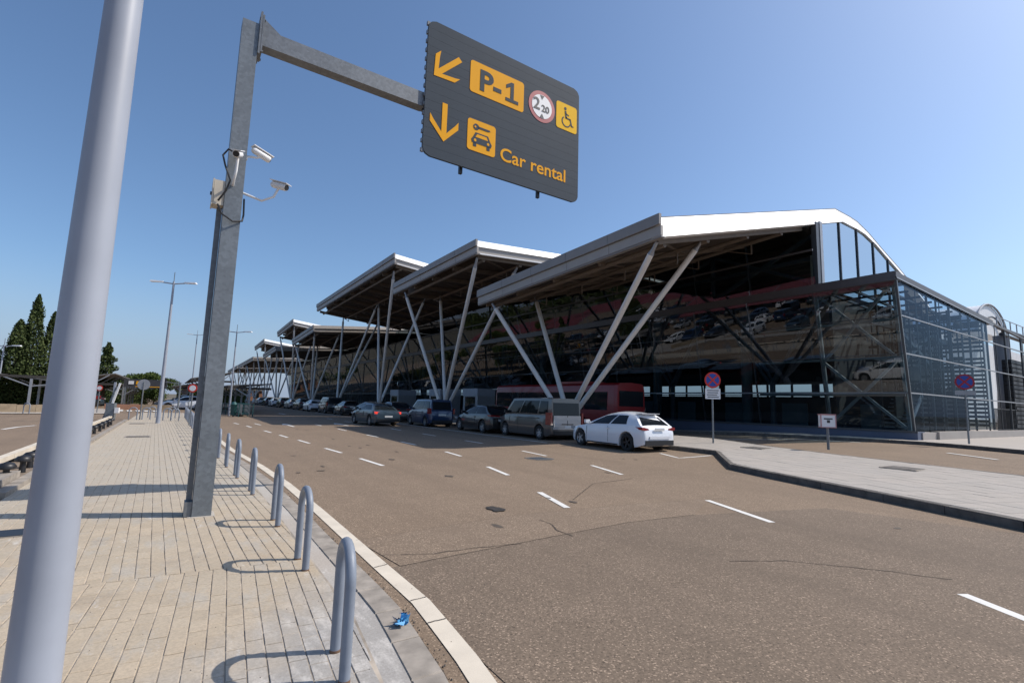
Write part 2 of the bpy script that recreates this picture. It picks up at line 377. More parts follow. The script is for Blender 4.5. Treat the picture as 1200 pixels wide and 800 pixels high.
# patched band across the road with its seams, cracks and an oil stain
NE = resample([(1.95, 6.05), (4.33, 6.32), (6.6, 6.15), (8.97, 5.74)], .6); SW_ = resample([(2.05, 4.93), (4.01, 5.1), (5.6, 5.22), (6.95, 5.1)], .47)
n_ = min(len(NE), len(SW_)); strip(NE[:n_], SW_[:n_], 'asphalt_repair', M['asphalt_patch'], .003, road)
ribbon(NE, .004, 'seam', M['crack'], .006, road, .003, .12); ribbon(SW_, .005, 'seam', M['crack'], .006, road, .004, .1)
ribbon([(4.53, 5.92), (4.50, 5.6), (4.36, 5.35), (4.36, 5.0)], .009, 'crack', M['crack'], .009, road, .008, .06)
ribbon([(1.98, 5.35), (2.5, 5.15), (3.0, 5.12), (3.6, 5.02)], .004, 'crack', M['crack'], .009, road, .012, .08)
ribbon([(5.2, 3.4), (5.8, 3.1), (6.4, 2.4), (6.7, 1.9)], .008, 'crack', M['crack'], .006, road, .01, .09)
ribbon([(6.0, 6.9), (7.6, 8.1), (9.0, 8.3)], .01, 'crack', M['crack'], .006, road, .01, .09)
SWx = SW_ + resample([(6.95, 5.1), (9.6, 4.4)], .5)[1:]
strip([(p[0] - (.19 if k_ == 0 else 0), p[1]) for k_, p in enumerate(SWx)], [(p[0] + (p[0] - 3.2) * .4, p[1] - 9) for p in SWx], 'asphalt_older', M['asphalt_old'], .002, road, follow=True)
def blob(x, y, rx, ry, name, mat, dz, parent=None, n=22, jag=.25):
    mb = MB(); mb.add([(x + rx * math.cos(a) * (1 + random.uniform(-jag, jag)), y + ry * math.sin(a) * (1 + random.uniform(-jag, jag)), zg(x, y) + dz) for a in [2 * PI * i / n for i in range(n)]], [tuple(range(n))])
    return structure(name, mb, mat, parent)
blob(4.36, 6.80, .13, .20, 'oil_stain', M['stain'], .010, road)
M['drip'] = plain('oil_drip', (.11, .085, .065), .8, var=.4, scale=12)
rd = random.Random(21)
for k in range(26):
    x = rd.choice([2.9, 5.6, 9.0, 12.2]) + rd.gauss(0, .35); y = rd.uniform(2.5, 30)
    if x > 10 and y < 11: continue
    blob(x, y, rd.uniform(.02, .09), rd.uniform(.03, .14), 'oil_drip', M['drip'], .0055, road, 12, .3)
# drain grate in the road
dr = MB()
for i in range(9): dr.box((9.22 + i * .066, 12.25, -.004), (9.25 + i * .066, 12.8, .008))
dr.box((9.18, 12.2, -.004), (9.84, 12.25, .008)); dr.box((9.18, 12.8, -.004), (9.84, 12.85, .008))
tag(dr.build('drain_grate', M['galv_dark']), 'square iron drain grate set in the sunlit road left of the white hatchback', 'drain')
blob(9.5, 12.5, .45, .42, 'drain_surround', M['kerb_dark'], .003, road, 16, .06)

# ------------------------------------------------------------------ left pavement with individual pavers
KX = [(2.0, 1.45), (2.74, 1.62), (3.26, 1.69), (3.98, 1.78), (4.99, 1.80), (7.9, 1.87), (10.6, 1.9), (13.37, 1.84), (17.58, 1.61), (25, 1.5), (35, 1.45), (56, 1.4)]
def kx(y): return float(np.interp(y, [k[0] for k in KX], [k[1] for k in KX]))
def px_edge(y): return kx(y) - .50          # outer edge of the pavers
YE = 52.0
yy = list(np.arange(1.0, YE + .1, .5))
strip([(-1.9, y) for y in yy], [(px_edge(y) + .02, y) for y in yy], 'pavement', M['mortar'], .0205, follow=False)
pav = bpy.data.objects['pavement']
strip([(px_edge(y), y) for y in yy], [(px_edge(y) + .17, y) for y in yy], 'mortar_smear', M['smear'], .020, pav, follow=False)
strip([(kx(y) + .0, y) for y in yy], [(kx(y) + .155, y) for y in yy], 'edge_paint', M['kerb_white'], .004, road, follow=False)
ribbon([(kx(y) - .13, y) for y in yy], .022, 'kerb_crack', M['crack'], .004, road, .016, .05)
for yq in (3.6, 4.05, 5.0): ribbon([(kx(yq), yq), (kx(yq) + .155, yq + random.uniform(-.03, .05))], .007, 'paint_crack', M['crack'], .009, road, .004, .03)
def clip(poly, fn):
    """clip polygon by fn(p) >= 0"""
    out = []
    for i in range(len(poly)):
        a, b = poly[i], poly[(i + 1) % len(poly)]; fa, fb = fn(a), fn(b)
        if fa >= 0: out.append(a)
        if (fa >= 0) != (fb >= 0):
            k = fa / (fa - fb); out.append((a[0] + (b[0] - a[0]) * k, a[1] + (b[1] - a[1]) * k))
    return out
def slab_mesh(mb, poly, z0, z1, ch=.004):
    c = (sum(p[0] for p in poly) / len(poly), sum(p[1] for p in poly) / len(poly)); n = len(poly)
    inn = []
    for p in poly:
        d = math.hypot(p[0] - c[0], p[1] - c[1]) or 1; inn.append((p[0] - (p[0] - c[0]) / d * ch * 1.4, p[1] - (p[1] - c[1]) / d * ch * 1.4))
    mb.add([(p[0], p[1], z0) for p in poly] + [(p[0], p[1], z1 - ch) for p in poly] + [(p[0], p[1], z1) for p in inn],
           [(i, (i + 1) % n, (i + 1) % n + n, i + n) for i in range(n)] + [(i + n, (i + 1) % n + n, (i + 1) % n + 2 * n, i + 2 * n) for i in range(n)] + [tuple(range(2 * n, 3 * n))])
polys = []
def joint_y(x): return 5.62 + (x - .0) * -.09
PW, PL = .112, .196
def grid_pavers(ang, side, y0, y1, jit):
    c, s = math.cos(ang), math.sin(ang)
    for i in range(-60, 60):
        off = (i % 2) * PL * .5 + random.uniform(-.01, .01)
        for j in range(int(y0 / PL) - 4, int(y1 / PL) + 4):
            u0, v0 = i * PW + .0035, j * PL + off + .004
            if abs(u0) > 4.2: continue
            u1, v1 = u0 + PW - .007, v0 + PL - .008
            q = [(u0, v0), (u1, v0), (u1, v1), (u0, v1)]
            q = [(a * c - b * s, a * s + b * c) for a, b in q]
            cxx = sum(p[0] for p in q) / 4; cyy = sum(p[1] for p in q) / 4
            if not (y0 - .5 < cyy < y1 + .5) or cxx < -2.1 or cxx > px_edge(min(max(cyy, 1), YE)) + .1: continue
            q = clip(q, lambda p: (p[1] - joint_y(p[0]) - .004) * side)
            if len(q) < 3: continue
            q = clip(q, lambda p: p[0] + 1.895)
            if len(q) < 3: continue
            q = clip(q, lambda p: px_edge(p[1]) - p[0])
            q = clip(q, lambda p: p[1] - 1.2) if len(q) > 2 else q
            q = clip(q, lambda p: YE - p[1]) if len(q) > 2 else q
            if len(q) < 3: continue
            A = abs(sum(q[k][0] * q[(k + 1) % len(q)][1] - q[(k + 1) % len(q)][0] * q[k][1] for k in range(len(q)))) / 2
            if A < .0015: continue
            cc = (sum(p[0] for p in q) / len(q), sum(p[1] for p in q) / len(q))
            if .22 < cc[0] < .72 and 7.78 < cc[1] < 8.32: pass
            polys.append((cc, q))
grid_pavers(0.02, 1, 5.0, YE, 0); grid_pavers(-.085, -1, 1.0, 6.2, 0)
def in_view(c): return Mx[0][2] * c[0] + Mx[1][2] * c[1] > .9 and (c[0] * .8286 - c[1] * .559) / (Mx[0][2] * c[0] + Mx[1][2] * c[1]) > -1.05 and c[1] > 2.55
polys.sort(key=lambda pc: (not in_view(pc[0]), Mx[0][2] * pc[0][0] + Mx[1][2] * pc[0][1]))
for k, (c, q) in enumerate(polys[:290]):
    mb = MB(); dz = random.uniform(-.002, .0025)
    slab_mesh(mb, [(p[0] - c[0], p[1] - c[1]) for p in q], 0, .026 + dz); mb.build('paver', M['paver'], pav, None, (c[0], c[1], 0))
mb = MB()
for c, q in polys[290:]: slab_mesh(mb, q, 0.0, .026 + random.uniform(-.002, .0025))
tag(mb.build('paver_field', M['paver'], pav), kind='stuff')
# grey kerb stones along the pavers
y = 1.4
while y < YE:
    y2 = min(y + .5, YE) - .008; a = px_edge(y) + .17; b_ = px_edge(y2) + .17
    q = [(a, y), (a + .20, y), (b_ + .20, y2), (b_, y2)]; c = (a, y)
    mb = MB(); slab_mesh(mb, [(p[0] - c[0], p[1] - c[1]) for p in q], -.01, .030 + random.uniform(-.003, .003), .008)
    mb.build('kerb_stone', M['kerb'], pav, None, (c[0], c[1], 0)); y += .5
# grit and dry bits collected along the kerb crack
rg = random.Random(12); mb = MB()
for k in range(1500):
    y = 1.6 + 26 * rg.random() ** 1.8; x = kx(y) - .13 + rg.gauss(0, .035); r_ = rg.uniform(.003, .009); a = rg.uniform(0, 6.28)
    mb.add([(x + r_ * math.cos(a + q), y + r_ * 1.3 * math.sin(a + q), .0) for q in (0, 2.1, 4.2)] + [(x, y, r_ * 1.2)], [(0, 1, 3), (1, 2, 3), (2, 0, 3)])
for k in range(700):
    y = 2.6 + 14 * rg.random() ** 1.5; x = rg.uniform(-1.8, kx(y) + (2.5 * rg.random())); r_ = rg.uniform(.002, .006); a = rg.uniform(0, 6.28); z0 = .026 if x < px_edge(y) else .004
    mb.add([(x + r_ * math.cos(a + q), y + r_ * math.sin(a + q), z0) for q in (0, 2.1, 4.2)] + [(x, y, z0 + r_)], [(0, 1, 3), (1, 2, 3), (2, 0, 3)])
tag(mb.build('grit', M['kerb_dark'], None), 'loose grit scattered along the kerb crack and paving', 'grit', None, 'stuff')
# left kerb and the planting bed behind it
y = 10.6
while y < 36:
    mb = MB(); mb.box((0, 0, 0), (.16, .99, .09 + random.uniform(0, .01))); mb.build('kerb_stone', M['kerb'], pav, None, (-2.06, y, 0)); y += 1
strip([(-2.75, y) for y in yy if 10.6 < y < 36], [(-2.06, y) for y in yy if 10.6 < y < 36], 'planting_bed', M['soil'], .05, follow=False)
tag(MB().box((0, 0, 0), (.22, 1.9, .20)).build('end_block', M['kerb'], None, None, (-2.3, 10.55, 0)), 'short grey concrete kerb block closing the end of the dry planting strip', 'kerb block')
# low white barrier with black posts on its pavement side
bar_ = thing('low_barrier', 'long low white barrier rail carried on short black posts along the left road', 'barrier', (-2.75, 11, 0))
for k in range(13):
    MB().box((-.02, 0, .17), (.12, 1.97, .27)).build('rail', M['kerb_white'], bar_, None, (0, k * 2, 0))
    MB().box((-.05, 0, 0), (.1, 1.2, .17)).build('rail_foot', M['black'], bar_, None, (0, k * 2 + .4, 0))
blk = thing('rubber_post', 'black rubber post with a drooping cap at the near end of the planting strip', 'post', (-2.22, 12.2, .05), 0, 'black capped rubber posts')
MB().lathe([(.001, 0), (.055, 0), (.045, .18), (.05, .24), (.001, .24)], n=12).build('post_stem', M['black'], blk, 40)
MB().lathe([(.05, .20), (.12, .21), (.13, .26), (.09, .31), (.001, .33)], n=12).build('post_cap', M['black'], blk, 50)
lab = ['second black capped rubber post, just behind the nearest one', 'third black capped rubber post, half hidden by the big grey column']
for k in range(12):
    o = copy_tree(blk, None, lab[k] if k < 2 else 'black capped rubber post farther up the planting strip beyond the big grey column')
    o.location = (-2.22 - .02 * (k % 2), 13.4 + [0, .75, 2][k] if k < 3 else 13.4 + k * 1.6, .05)
# manhole covers and one black plate
def cover(x, y, rx, ry, label, z=.03, mat='kerb_dark'):
    t_ = thing('cover_plate', label, 'manhole cover', (x, y, z))
    MB().box((-rx, -ry, -.02), (rx, ry, .004)).build('cover_rim', M['kerb'], t_)
    MB().box((-rx * .86, -ry * .86, 0), (rx * .86, ry * .86, .010)).build('cover_lid', M[mat], t_)
cover(-.85, 23.2, .4, .35, 'rectangular metal cover in the paving well behind the signpost')
cover(-1.3, 32.8, .35, .3, 'small metal cover in the paving beside the lamp post')
cover(-1.38, 7.95, .2, .2, 'small black square plate in the paving at the left edge beside the big column', .03, 'black')  # black plate standing for a dark patch
cover(18.3, 10.7, .42, .42, 'square dark cover in the pale traffic island between the two signs', .16 + zg(18.3, 10.7))
cover(16.6, 5.6, .42, .42, 'square dark cover in the pale traffic island near the right edge', .16 + zg(16.6, 5.6))
# crumpled litter
mb = MB(); rnd = random.Random(3)
for k in range(5):
    ox, oy = rnd.uniform(-.03, .03), rnd.uniform(-.05, .05); pts = [(ox + rnd.uniform(-.045, .045), oy + rnd.uniform(-.05, .05), rnd.uniform(0, .07)) for _ in range(9)]
    mb.add(pts, [(0, 1, 2), (1, 2, 3), (2, 3, 4), (4, 5, 6), (5, 6, 7), (6, 7, 8), (0, 3, 8), (1, 5, 7)])
tag(mb.build('litter', M['litter'], None, None, (1.53, 3.60, .03)), 'scrap of crumpled blue plastic litter lying on the kerb', 'litter')

# ------------------------------------------------------------------ traffic island and terminal pavement on the right
FI = resample([(6.8, -8), (9.2, -1.5), (10.58, 2.13), (11.4, 4.2), (12.4, 6.9), (13.1, 8.45), (16.2, 11.0), (16.3, 13.2), (16.3, 118)], 1.0)
def back_x(y): return float(np.interp(y, [-8, 3.5, 8.2, 10.9, 14.2, 18, 120], [16.6, 17.7, 18.7, 19.4, 20.6, 20.7, 20.7]))
BI = [(back_x(p[1]) if p[1] > 11.1 or p[0] < 13 else back_x(p[1]), p[1] + (0 if p[1] > 11.1 else .0)) for p in FI]
strip(FI, BI, 'traffic_island', M['kerb'], .143)
isl = bpy.data.objects['traffic_island']
def kerbs(P, off, name, mat, parent, h=.14, w=.16, step=1.0):
    P = resample(P, step)
    for k, (a, b) in enumerate(zip(P[:-1], P[1:])):
        d = Vector((b[0] - a[0], b[1] - a[1])); L = d.length; d.normalize(); nn = Vector((-d.y, d.x)) * off
        z0, z1 = zg(*a), zg(*b); e = .006; hh = h + .006 + random.uniform(0, .004)
        q0 = (a[0] + d.x * e, a[1] + d.y * e); q1 = (b[0] - d.x * e, b[1] - d.y * e)
        mb = MB(); o = q0; vs = []
        for (qx, qy, z) in ((q0[0], q0[1], z0), (q1[0], q1[1], z1)):
            for s_, top in ((0, 0), (w, 0), (w, 1), (.02, 1), (0, .85)):
                vs.append((qx + nn.x * s_ - o[0], qy + nn.y * s_ - o[1], z + (hh * top if top else -.03)))
        mb.add(vs, [(0, 1, 2, 3, 4), (9, 8, 7, 6, 5)] + [(i, (i + 1) % 5, (i + 1) % 5 + 5, i + 5) for i in range(5)])
        mb.build(name, mat, parent, None, (o[0], o[1], 0))
kerbs([p for p in FI if p[1] < 60], -1, 'kerb_stone', M['kerb_dark'], isl)
kerbs([(back_x(y), y) for y in np.arange(-6, 60, 1.5)], 1, 'kerb_stone', M['kerb_dark'], isl)
KF = resample([(25, 118), (25.0, 17), (25.6, 13.6), (27.1, 9.6), (27.3, 8.3), (26.6, 6.6), (25.7, 4.9), (24.2, 1), (23, -6)], 1.2)
strip(KF, [(75, p[1] if p[1] > 17 else p[1] * 1.0) for p in KF], 'terminal_pavement', M['slab'], .14)
tp = bpy.data.objects['terminal_pavement']
kerbs([p for p in KF if p[1] < 60], 1, 'kerb_stone', M['kerb_dark'], tp)

def fx_front(y): return float(np.interp(y, [p[1] for p in FI], [p[0] for p in FI]))
slabs = []
ca, sa = math.cos(-.36), math.sin(-.36)
for i in range(-70, 80):
    for j in range(-70, 80):
        q = [(i * .402 + .004, j * .402 + .004), (i * .402 + .398, j * .402 + .004), (i * .402 + .398, j * .402 + .398), (i * .402 + .004, j * .402 + .398)]
        q = [(14.5 + a * ca - b_ * sa, 8 + a * sa + b_ * ca) for a, b_ in q]; cx_ = sum(p[0] for p in q) / 4; cy_ = sum(p[1] for p in q) / 4
        if not (-5 < cy_ < 24) or not (fx_front(cy_) - .3 < cx_ < back_x(cy_) + .3): continue
        q = clip(q, lambda p: p[0] - fx_front(p[1]) - .17); q = clip(q, lambda p: back_x(p[1]) - .17 - p[0]) if len(q) > 2 else q
        if len(q) < 3: continue
        A = abs(sum(q[k][0] * q[(k + 1) % len(q)][1] - q[(k + 1) % len(q)][0] * q[k][1] for k in range(len(q)))) / 2
        if A > .006: slabs.append(((sum(p[0] for p in q) / len(q), sum(p[1] for p in q) / len(q)), q))
slabs.sort(key=lambda pc: (pc[0][1] < 1.0, Mx[0][2] * pc[0][0] + Mx[1][2] * pc[0][1]))
def slab_on(mb, q, c, dz): 
    k0 = len(mb.v); slab_mesh(mb, [(p[0] - c[0], p[1] - c[1]) for p in q], 0, .012, .003)
    for k in range(k0, len(mb.v)): v = mb.v[k]; mb.v[k] = (v[0] + (0), v[1], v[2] + zg(v[0] + c[0], v[1] + c[1]) + .14 + dz)
for c, q in slabs[:290]:
    mb = MB(); slab_on(mb, q, c, random.uniform(-.0025, .002)); mb.build('paving_slab', M['slab'], isl, None, (c[0], c[1], 0))
mb = MB()
for c, q in slabs[290:]: slab_on(mb, q, (0, 0), random.uniform(-.0025, .002))
tag(mb.build('slab_field', M['slab'], isl), kind='stuff')
# ------------------------------------------------------------------ bollard hoops
def hoop_mesh():
    pts = [(0, -.195, -.02), (0, -.195, .51)] + [(0, -.195 * math.cos(a), .515 + .195 * math.sin(a)) for a in [PI * k / 14 for k in range(1, 14)]] + [(0, .195, .51), (0, .195, -.02)]
    return MB().path(pts, .0325, 14)
hp = thing('hoop_bollard', 'grey tubular hoop bollard nearest the camera, cut by the bottom edge', 'bollard', (1.0, 3.27, .03), -.13, 'grey hoop bollards along the kerb')
hoop_mesh().build('hoop_tube', M['hoop'], hp, 50)
for s_ in (-1, 1): MB().lathe([(.0345, -.03), (.0346, .010), (.001, .012)], n=14, o=(0, s_ * .195, 0)).build('rusty_foot', M['rust'], hp, 40)
HY = [5.35, 7.22, 9.6, 11.6, 13.4, 15.3, 17.2, 19.1, 21, 22.9, 24.8, 26.7, 28.6, 30.5, 32.4, 34.3, 36.2, 38.1, 40, 41.9]
HN = ['second', 'third', 'fourth', 'fifth', 'sixth', 'seventh', 'eighth', 'ninth', 'tenth', 'eleventh', 'twelfth', 'thirteenth', 'fourteenth', 'fifteenth', 'sixteenth', 'seventeenth', 'eighteenth', 'nineteenth', 'twentieth', 'last']
for k, y in enumerate(HY):
    o = copy_tree(hp, None, '%s grey hoop bollard from the camera, in the row along the kerb' % HN[k])
    o.rotation_euler = (0, 0, random.uniform(-.04, .02)); o.location = (float(np.interp(y, [3, 5.3, 7.2, 9.6, 13.4, 25, 45], [1, 1.2, 1.265, 1.27, 1.2, 1.0, .95])), y, .03)
for k, (x, y) in enumerate([(-1.75, 37.9), (-1.1, 38), (-.05, 36.9), (.35, 36.4), (-.9, 41), (.2, 41)]):
    o = copy_tree(hp, None, 'grey hoop bollard closing the far end of the pavement, number %s from the left' % ['one', 'two', 'three', 'four', 'five', 'six'][k]); o['group'] = 'hoops across the far end of the pavement'
    o['label'] = 'grey hoop bollard across the pavement end, ' + ['left of the thin signpost', 'just right of the thin signpost', 'right of the lamp post', 'nearest the kerb row corner', 'in the rear row left of the lamp post', 'in the rear row right of the lamp post'][k]
    o.location = (x, y, .03); o.rotation_euler = (0, 0, PI / 2)
o = copy_tree(hp, None, 'single pale hoop bollard on the far side of the left road before the cypresses'); o['group'] = 'hoops across the left road'; o.location = (-7.7, 45.2, .05); o.rotation_euler = (0, 0, 1.0)

# ------------------------------------------------------------------ street lamps
def street_lamp(x, y, h, label, r0=.108, r1=.05, heads=True, rz=0):
    t_ = thing('street_lamp', label, 'street lamp', (x, y, 0), rz, 'grey street lamp columns')
    MB().path([(0, 0, 0), (0, 0, h * .33), (0, 0, h * .66), (0, 0, h)], 0, 40, rs=[r0, r0 * .67 + r1 * .33, r0 * .34 + r1 * .66, r1]).build('column', M['pole_grey'], t_, 60)
    if heads:
        MB().path([(0, 0, h), (0, 0, h + .55)], .02, 8).build('finial', M['galv'], t_)
        for s_ in (-1, 1):
            MB().path([(0, 0, h - .12), (s_ * .6, 0, h - .05)], .035, 8).build('arm', M['pole_grey'], t_)
            mb = MB(); mb.add([(s_ * (.55 + a), b, h - .04 + c) for a, b, c in ((0, -.06, -.03), (0, .06, -.03), (.65, .12, -.02), (.65, -.12, -.02), (0, -.05, .05), (0, .05, .05), (.6, .09, .07), (.6, -.09, .07))],
                              [(0, 1, 2, 3), (4, 5, 6, 7), (0, 1, 5, 4), (1, 2, 6, 5), (2, 3, 7, 6), (3, 0, 4, 7)])
            mb.build('lamp_head', M['white'], t_)
    else: MB().box((-.13, -.13, 0), (.13, .13, .02)).build('base_plate', M['galv'], t_)
    return t_
street_lamp(-.372, 3.0, 8, 'thick smooth grey lamp column in the left foreground, cut by the frame', .1, .042)
street_lamp(-.43, 33.6, 7.85, 'tall grey twin-arm street lamp standing on the pavement beyond the signpost', .11, .05, rz=-.45)
street_lamp(4.05, 46.8, 6.9, 'slim twin-arm street lamp just right of the signpost near the trolley rack', .08, .04, rz=-.5)
street_lamp(-11.7, 57.5, 5.2, 'distant street lamp mostly hidden behind the dark cypresses', .08, .04, rz=-.4)
street_lamp(2.2, 78, 9.5, 'far thin twin-arm street lamp above the dark parking canopies, right', .09, .05, rz=-.4)

# ------------------------------------------------------------------ gantry sign
G = thing('sign_gantry', 'tall square galvanised steel signpost with a long cantilever arm over the road', 'signpost', (0, 0, 0))
GY = 8.14
MB().box((.375, GY - .125, 0), (.60, GY + .125, 7.22)).build('post', M['galv'], G)
MB().box((.30, GY + .02, .02), (.368, GY + .09, 4.4)).build('cable_conduit', M['galv_dark'], G)
MB().box((.285, GY - .1, .03), (.372, GY + .1, .22)).build('junction_foot', M['galv_dark'], G)
MB().box((.33, GY - .17, .0), (.645, GY + .17, .030)).build('base_plate', M['smear'], G)
mb = MB().box((.604, GY - .15, 6.74), (.632, GY + .15, 7.42)); mb.build('flange_plate', M['galv_dark'], G)
MB().box((.636, GY - .15, 6.78), (.66, GY + .15, 7.38)).build('flange_plate', M['galv_dark'], G)
for s_ in (-1, 1):
    mb = MB(); mb.prism([(.66, 7.19), (.66, 7.36), (.9, 7.19)], lambda a, b, d: (a, GY + s_ * .08 + d, b), -.01, .01); mb.build('gusset', M['galv_dark'], G)
MB().box((.66, GY - .09, 6.92), (3.32, GY + .11, 7.19)).build('arm', M['galv_dark'], G)
MB().box((3.32, GY + .05, 6.93), (6.8, GY + .11, 7.15)).build('arm', M['galv_dark'], G)
for k, (yy_, zz) in enumerate([(-.11, 6.8), (.11, 6.8), (-.11, 7.32), (.11, 7.32)]):
    MB().lathe([(.001, .595), (.02, .595), (.02, .675), (.001, .675)], 'x', 6, (0, GY + yy_, zz)).build('bolt', M['galv'], G)
for z in (6.2, 8.4): MB().box((3.5, GY - .03, z - .04), (6.8, GY + .03, z + .04)).build('back_rail', M['galv_dark'], G)
for x in (4.14, 5.96): MB().box((x - .03, GY - .06, 5.90), (x + .03, GY + .0, 8.55)).build('clamp_rail', M['black'], G)
# the board: aluminium planks with rounded outer corners
B = thing('direction_sign', 'big grey overhead direction sign with amber P-1 and Car rental markings', 'direction sign', (0, 0, 0))
SY = 8.0; X0, X1, Z0, Z1, RC = 3.31, 6.97, 6.0, 8.635, .17
def ext(z):
    d = max(0, (Z0 + RC) - z, z - (Z1 - RC)); return RC - math.sqrt(max(0, RC * RC - d * d))
np_ = 15; hh = (Z1 - Z0) / np_
for k in range(np_):
    za, zb = Z0 + k * hh + .0012, Z0 + (k + 1) * hh - .0012; zs = [za + (zb - za) * q / 5 for q in range(6)]
    poly = [(X0 + ext(z), z) for z in zs] + [(X1 - ext(z), z) for z in zs[::-1]]
    mb = MB(); mb.prism(poly, lambda a, b, d: (a, d, b), SY, SY + .045)
    mb.build('plank', M['sign_grey'], B, None)
mb = MB()
for k in range(np_):
    z = Z0 + (k + .5) * hh
    MB().box((X0 - .022, SY + .01, z - .035), (X0 + ext(z) + .01, SY + .06, z + .035)).build('edge_clip', M['galv_dark'], B)
def flat(poly, mat, name, d=.006, y=SY, parent=B):
    mb = MB(); mb.prism(poly, lambda a, b, dd: (a, y - dd, b), 0, d); return mb.build(name, mat, parent)
def rrect(x0, z0, x1, z1, r, n=5):
    out = []
    for cx_, cz, a0 in ((x1 - r, z1 - r, 0), (x0 + r, z1 - r, 1), (x0 + r, z0 + r, 2), (x1 - r, z0 + r, 3)):
        out += [(cx_ + r * math.cos((a0 + q / n) * PI / 2), cz + r * math.sin((a0 + q / n) * PI / 2)) for q in range(n + 1)]
    return out
def stroke(p, q, w):
    d = Vector((q[0] - p[0], q[1] - p[1])).normalized(); n_ = Vector((-d.y, d.x)) * w / 2
    return [(p[0] + n_.x, p[1] + n_.y), (p[0] - n_.x, p[1] - n_.y), (q[0] - n_.x, q[1] - n_.y), (q[0] + n_.x, q[1] + n_.y)]
def arrow_poly(cx_, cz, ang, s):
    """arrow outline pointing down, rotated by ang"""
    P = [(-.055, .37), (.055, .37), (.055, -.13), (.245, .09), (.285, .04), (.285, -.09), (.0, -.385), (-.285, -.09), (-.285, .04), (-.245, .09), (-.055, -.13)]
    P = [(-.052, .37), (.052, .37), (.052, -.20), (.225, .0), (.29, .09), (.29, -.06), (.0, -.375), (-.29, -.06), (-.29, .09), (-.225, .0), (-.052, -.20)]
    c, d = math.cos(ang), math.sin(ang)
    return [(cx_ + (a * c - b * d) * s, cz + (a * d + b * c) * s) for a, b in P]
flat(arrow_poly(3.71, 6.73, 0, 1), M['amber'], 'arrow_down'); flat(arrow_poly(3.72, 7.83, -PI / 4, 1), M['amber'], 'arrow_diagonal')
flat(rrect(4.205, 7.555, 5.465, 8.205, .06), M['amber'], 'route_panel')
text('letters', 'P-', .60, M['sign_grey'], B, (4.40, SY - .008, 7.665), .016, .003, 1.05)
flat([(5.02, 7.665), (5.33, 7.665), (5.33, 7.735), (5.215, 7.735), (5.215, 8.095), (5.15, 8.095), (5.03, 8.01), (5.03, 7.93), (5.135, 7.995), (5.135, 7.735), (5.02, 7.735)], M['sign_grey'], 'letters', .011)
flat(rrect(4.195, 6.38, 4.82, 7.01, .06), M['amber'], 'car_rental_panel')
# car and key pictogram
cz0 = 6.40; cxm = 4.51; yk = SY - .006
def pk(poly, name='pictogram_piece', mat='sign_grey', dy=0): flat(poly, M[mat], name, .004 + dy, yk)
pk([(cxm - .21, cz0 + .14), (cxm + .21, cz0 + .14), (cxm + .23, cz0 + .2), (cxm + .19, cz0 + .26), (cxm + .14, cz0 + .36), (cxm - .14, cz0 + .36), (cxm - .19, cz0 + .26), (cxm - .23, cz0 + .2)])
pk([(cxm - .14, cz0 + .265), (cxm + .14, cz0 + .265), (cxm + .105, cz0 + .33), (cxm - .105, cz0 + .33)], 'pictogram_piece', 'amber', .002)
for s_ in (-1, 1):
    pk(rrect(cxm + s_ * .15 - .035, cz0 + .07, cxm + s_ * .15 + .035, cz0 + .15, .015))
    pk([(cxm + s_ * .145 + .028 * math.cos(a), cz0 + .2 + .028 * math.sin(a)) for a in [2 * PI * q / 12 for q in range(12)]], 'pictogram_piece', 'amber', .002)
pk([(cxm - .13 + .065 * math.cos(a), cz0 + .47 + .065 * math.sin(a)) for a in [2 * PI * q / 14 for q in range(14)]])
pk([(cxm - .15 + .02 * math.cos(a), cz0 + .47 + .02 * math.sin(a)) for a in [2 * PI * q / 10 for q in range(10)]], 'pictogram_piece', 'amber', .002)
pk([(cxm - .08, cz0 + .45), (cxm + .13, cz0 + .45), (cxm + .19, cz0 + .47), (cxm + .17, cz0 + .495), (cxm - .08, cz0 + .495)])
text('letters', 'Car rental', .385, M['amber'], B, (4.93, SY - .001, 6.385), .005, .004, 1.06)
# height limit roundel
def disc(cx_, cz, r, n=36): return [(cx_ + r * math.cos(2 * PI * q / n), cz + r * math.sin(2 * PI * q / n)) for q in range(n)]
flat(disc(5.935, 7.865, .345), M['red'], 'roundel_ring', .006); flat(disc(5.935, 7.865, .262), M['white'], 'roundel_face', .010)
text('letters', '2', .36, M['ink'], B, (5.705, SY - .013, 7.775), .006, .003); text('letters', '20', .21, M['ink'], B, (5.92, SY - .013, 7.765), .004, .003)
pk2 = lambda poly: flat(poly, M['ink'], 'height_mark', .014)
pk2([(5.88, 8.115), (5.99, 8.115), (5.935, 8.02)]); pk2([(5.88, 7.615), (5.99, 7.615), (5.935, 7.71)])
# wheelchair panel
flat(rrect(6.325, 7.565, 6.905, 8.175, .06), M['yellow'], 'access_panel')
wc = lambda poly: flat(poly, M['sign_grey'], 'access_figure', .010)
wc(disc(6.575, 8.06, .035, 12)); wc(stroke((6.578, 8.01), (6.60, 7.84), .045)); wc(stroke((6.59, 7.855), (6.72, 7.845), .035)); wc(stroke((6.71, 7.86), (6.76, 7.70), .035)); wc(stroke((6.58, 7.95), (6.68, 7.925), .026)); wc(stroke((6.755, 7.70), (6.81, 7.71), .026))
mb = MB(); n = 18; R1, R2 = .128, .100
ring = [(6.605 + R1 * math.cos(a), 7.765 + R1 * math.sin(a)) for a in [math.radians(130 + 215 * q / n) for q in range(n + 1)]]
ring2 = [(6.605 + R2 * math.cos(a), 7.765 + R2 * math.sin(a)) for a in [math.radians(130 + 215 * q / n) for q in range(n + 1)]]
for q in range(n): mb.prism([ring[q], ring[q + 1], ring2[q + 1], ring2[q]], lambda a, b, d: (a, SY - d, b), 0, .010)
mb.build('access_figure', M['sign_grey'], B)

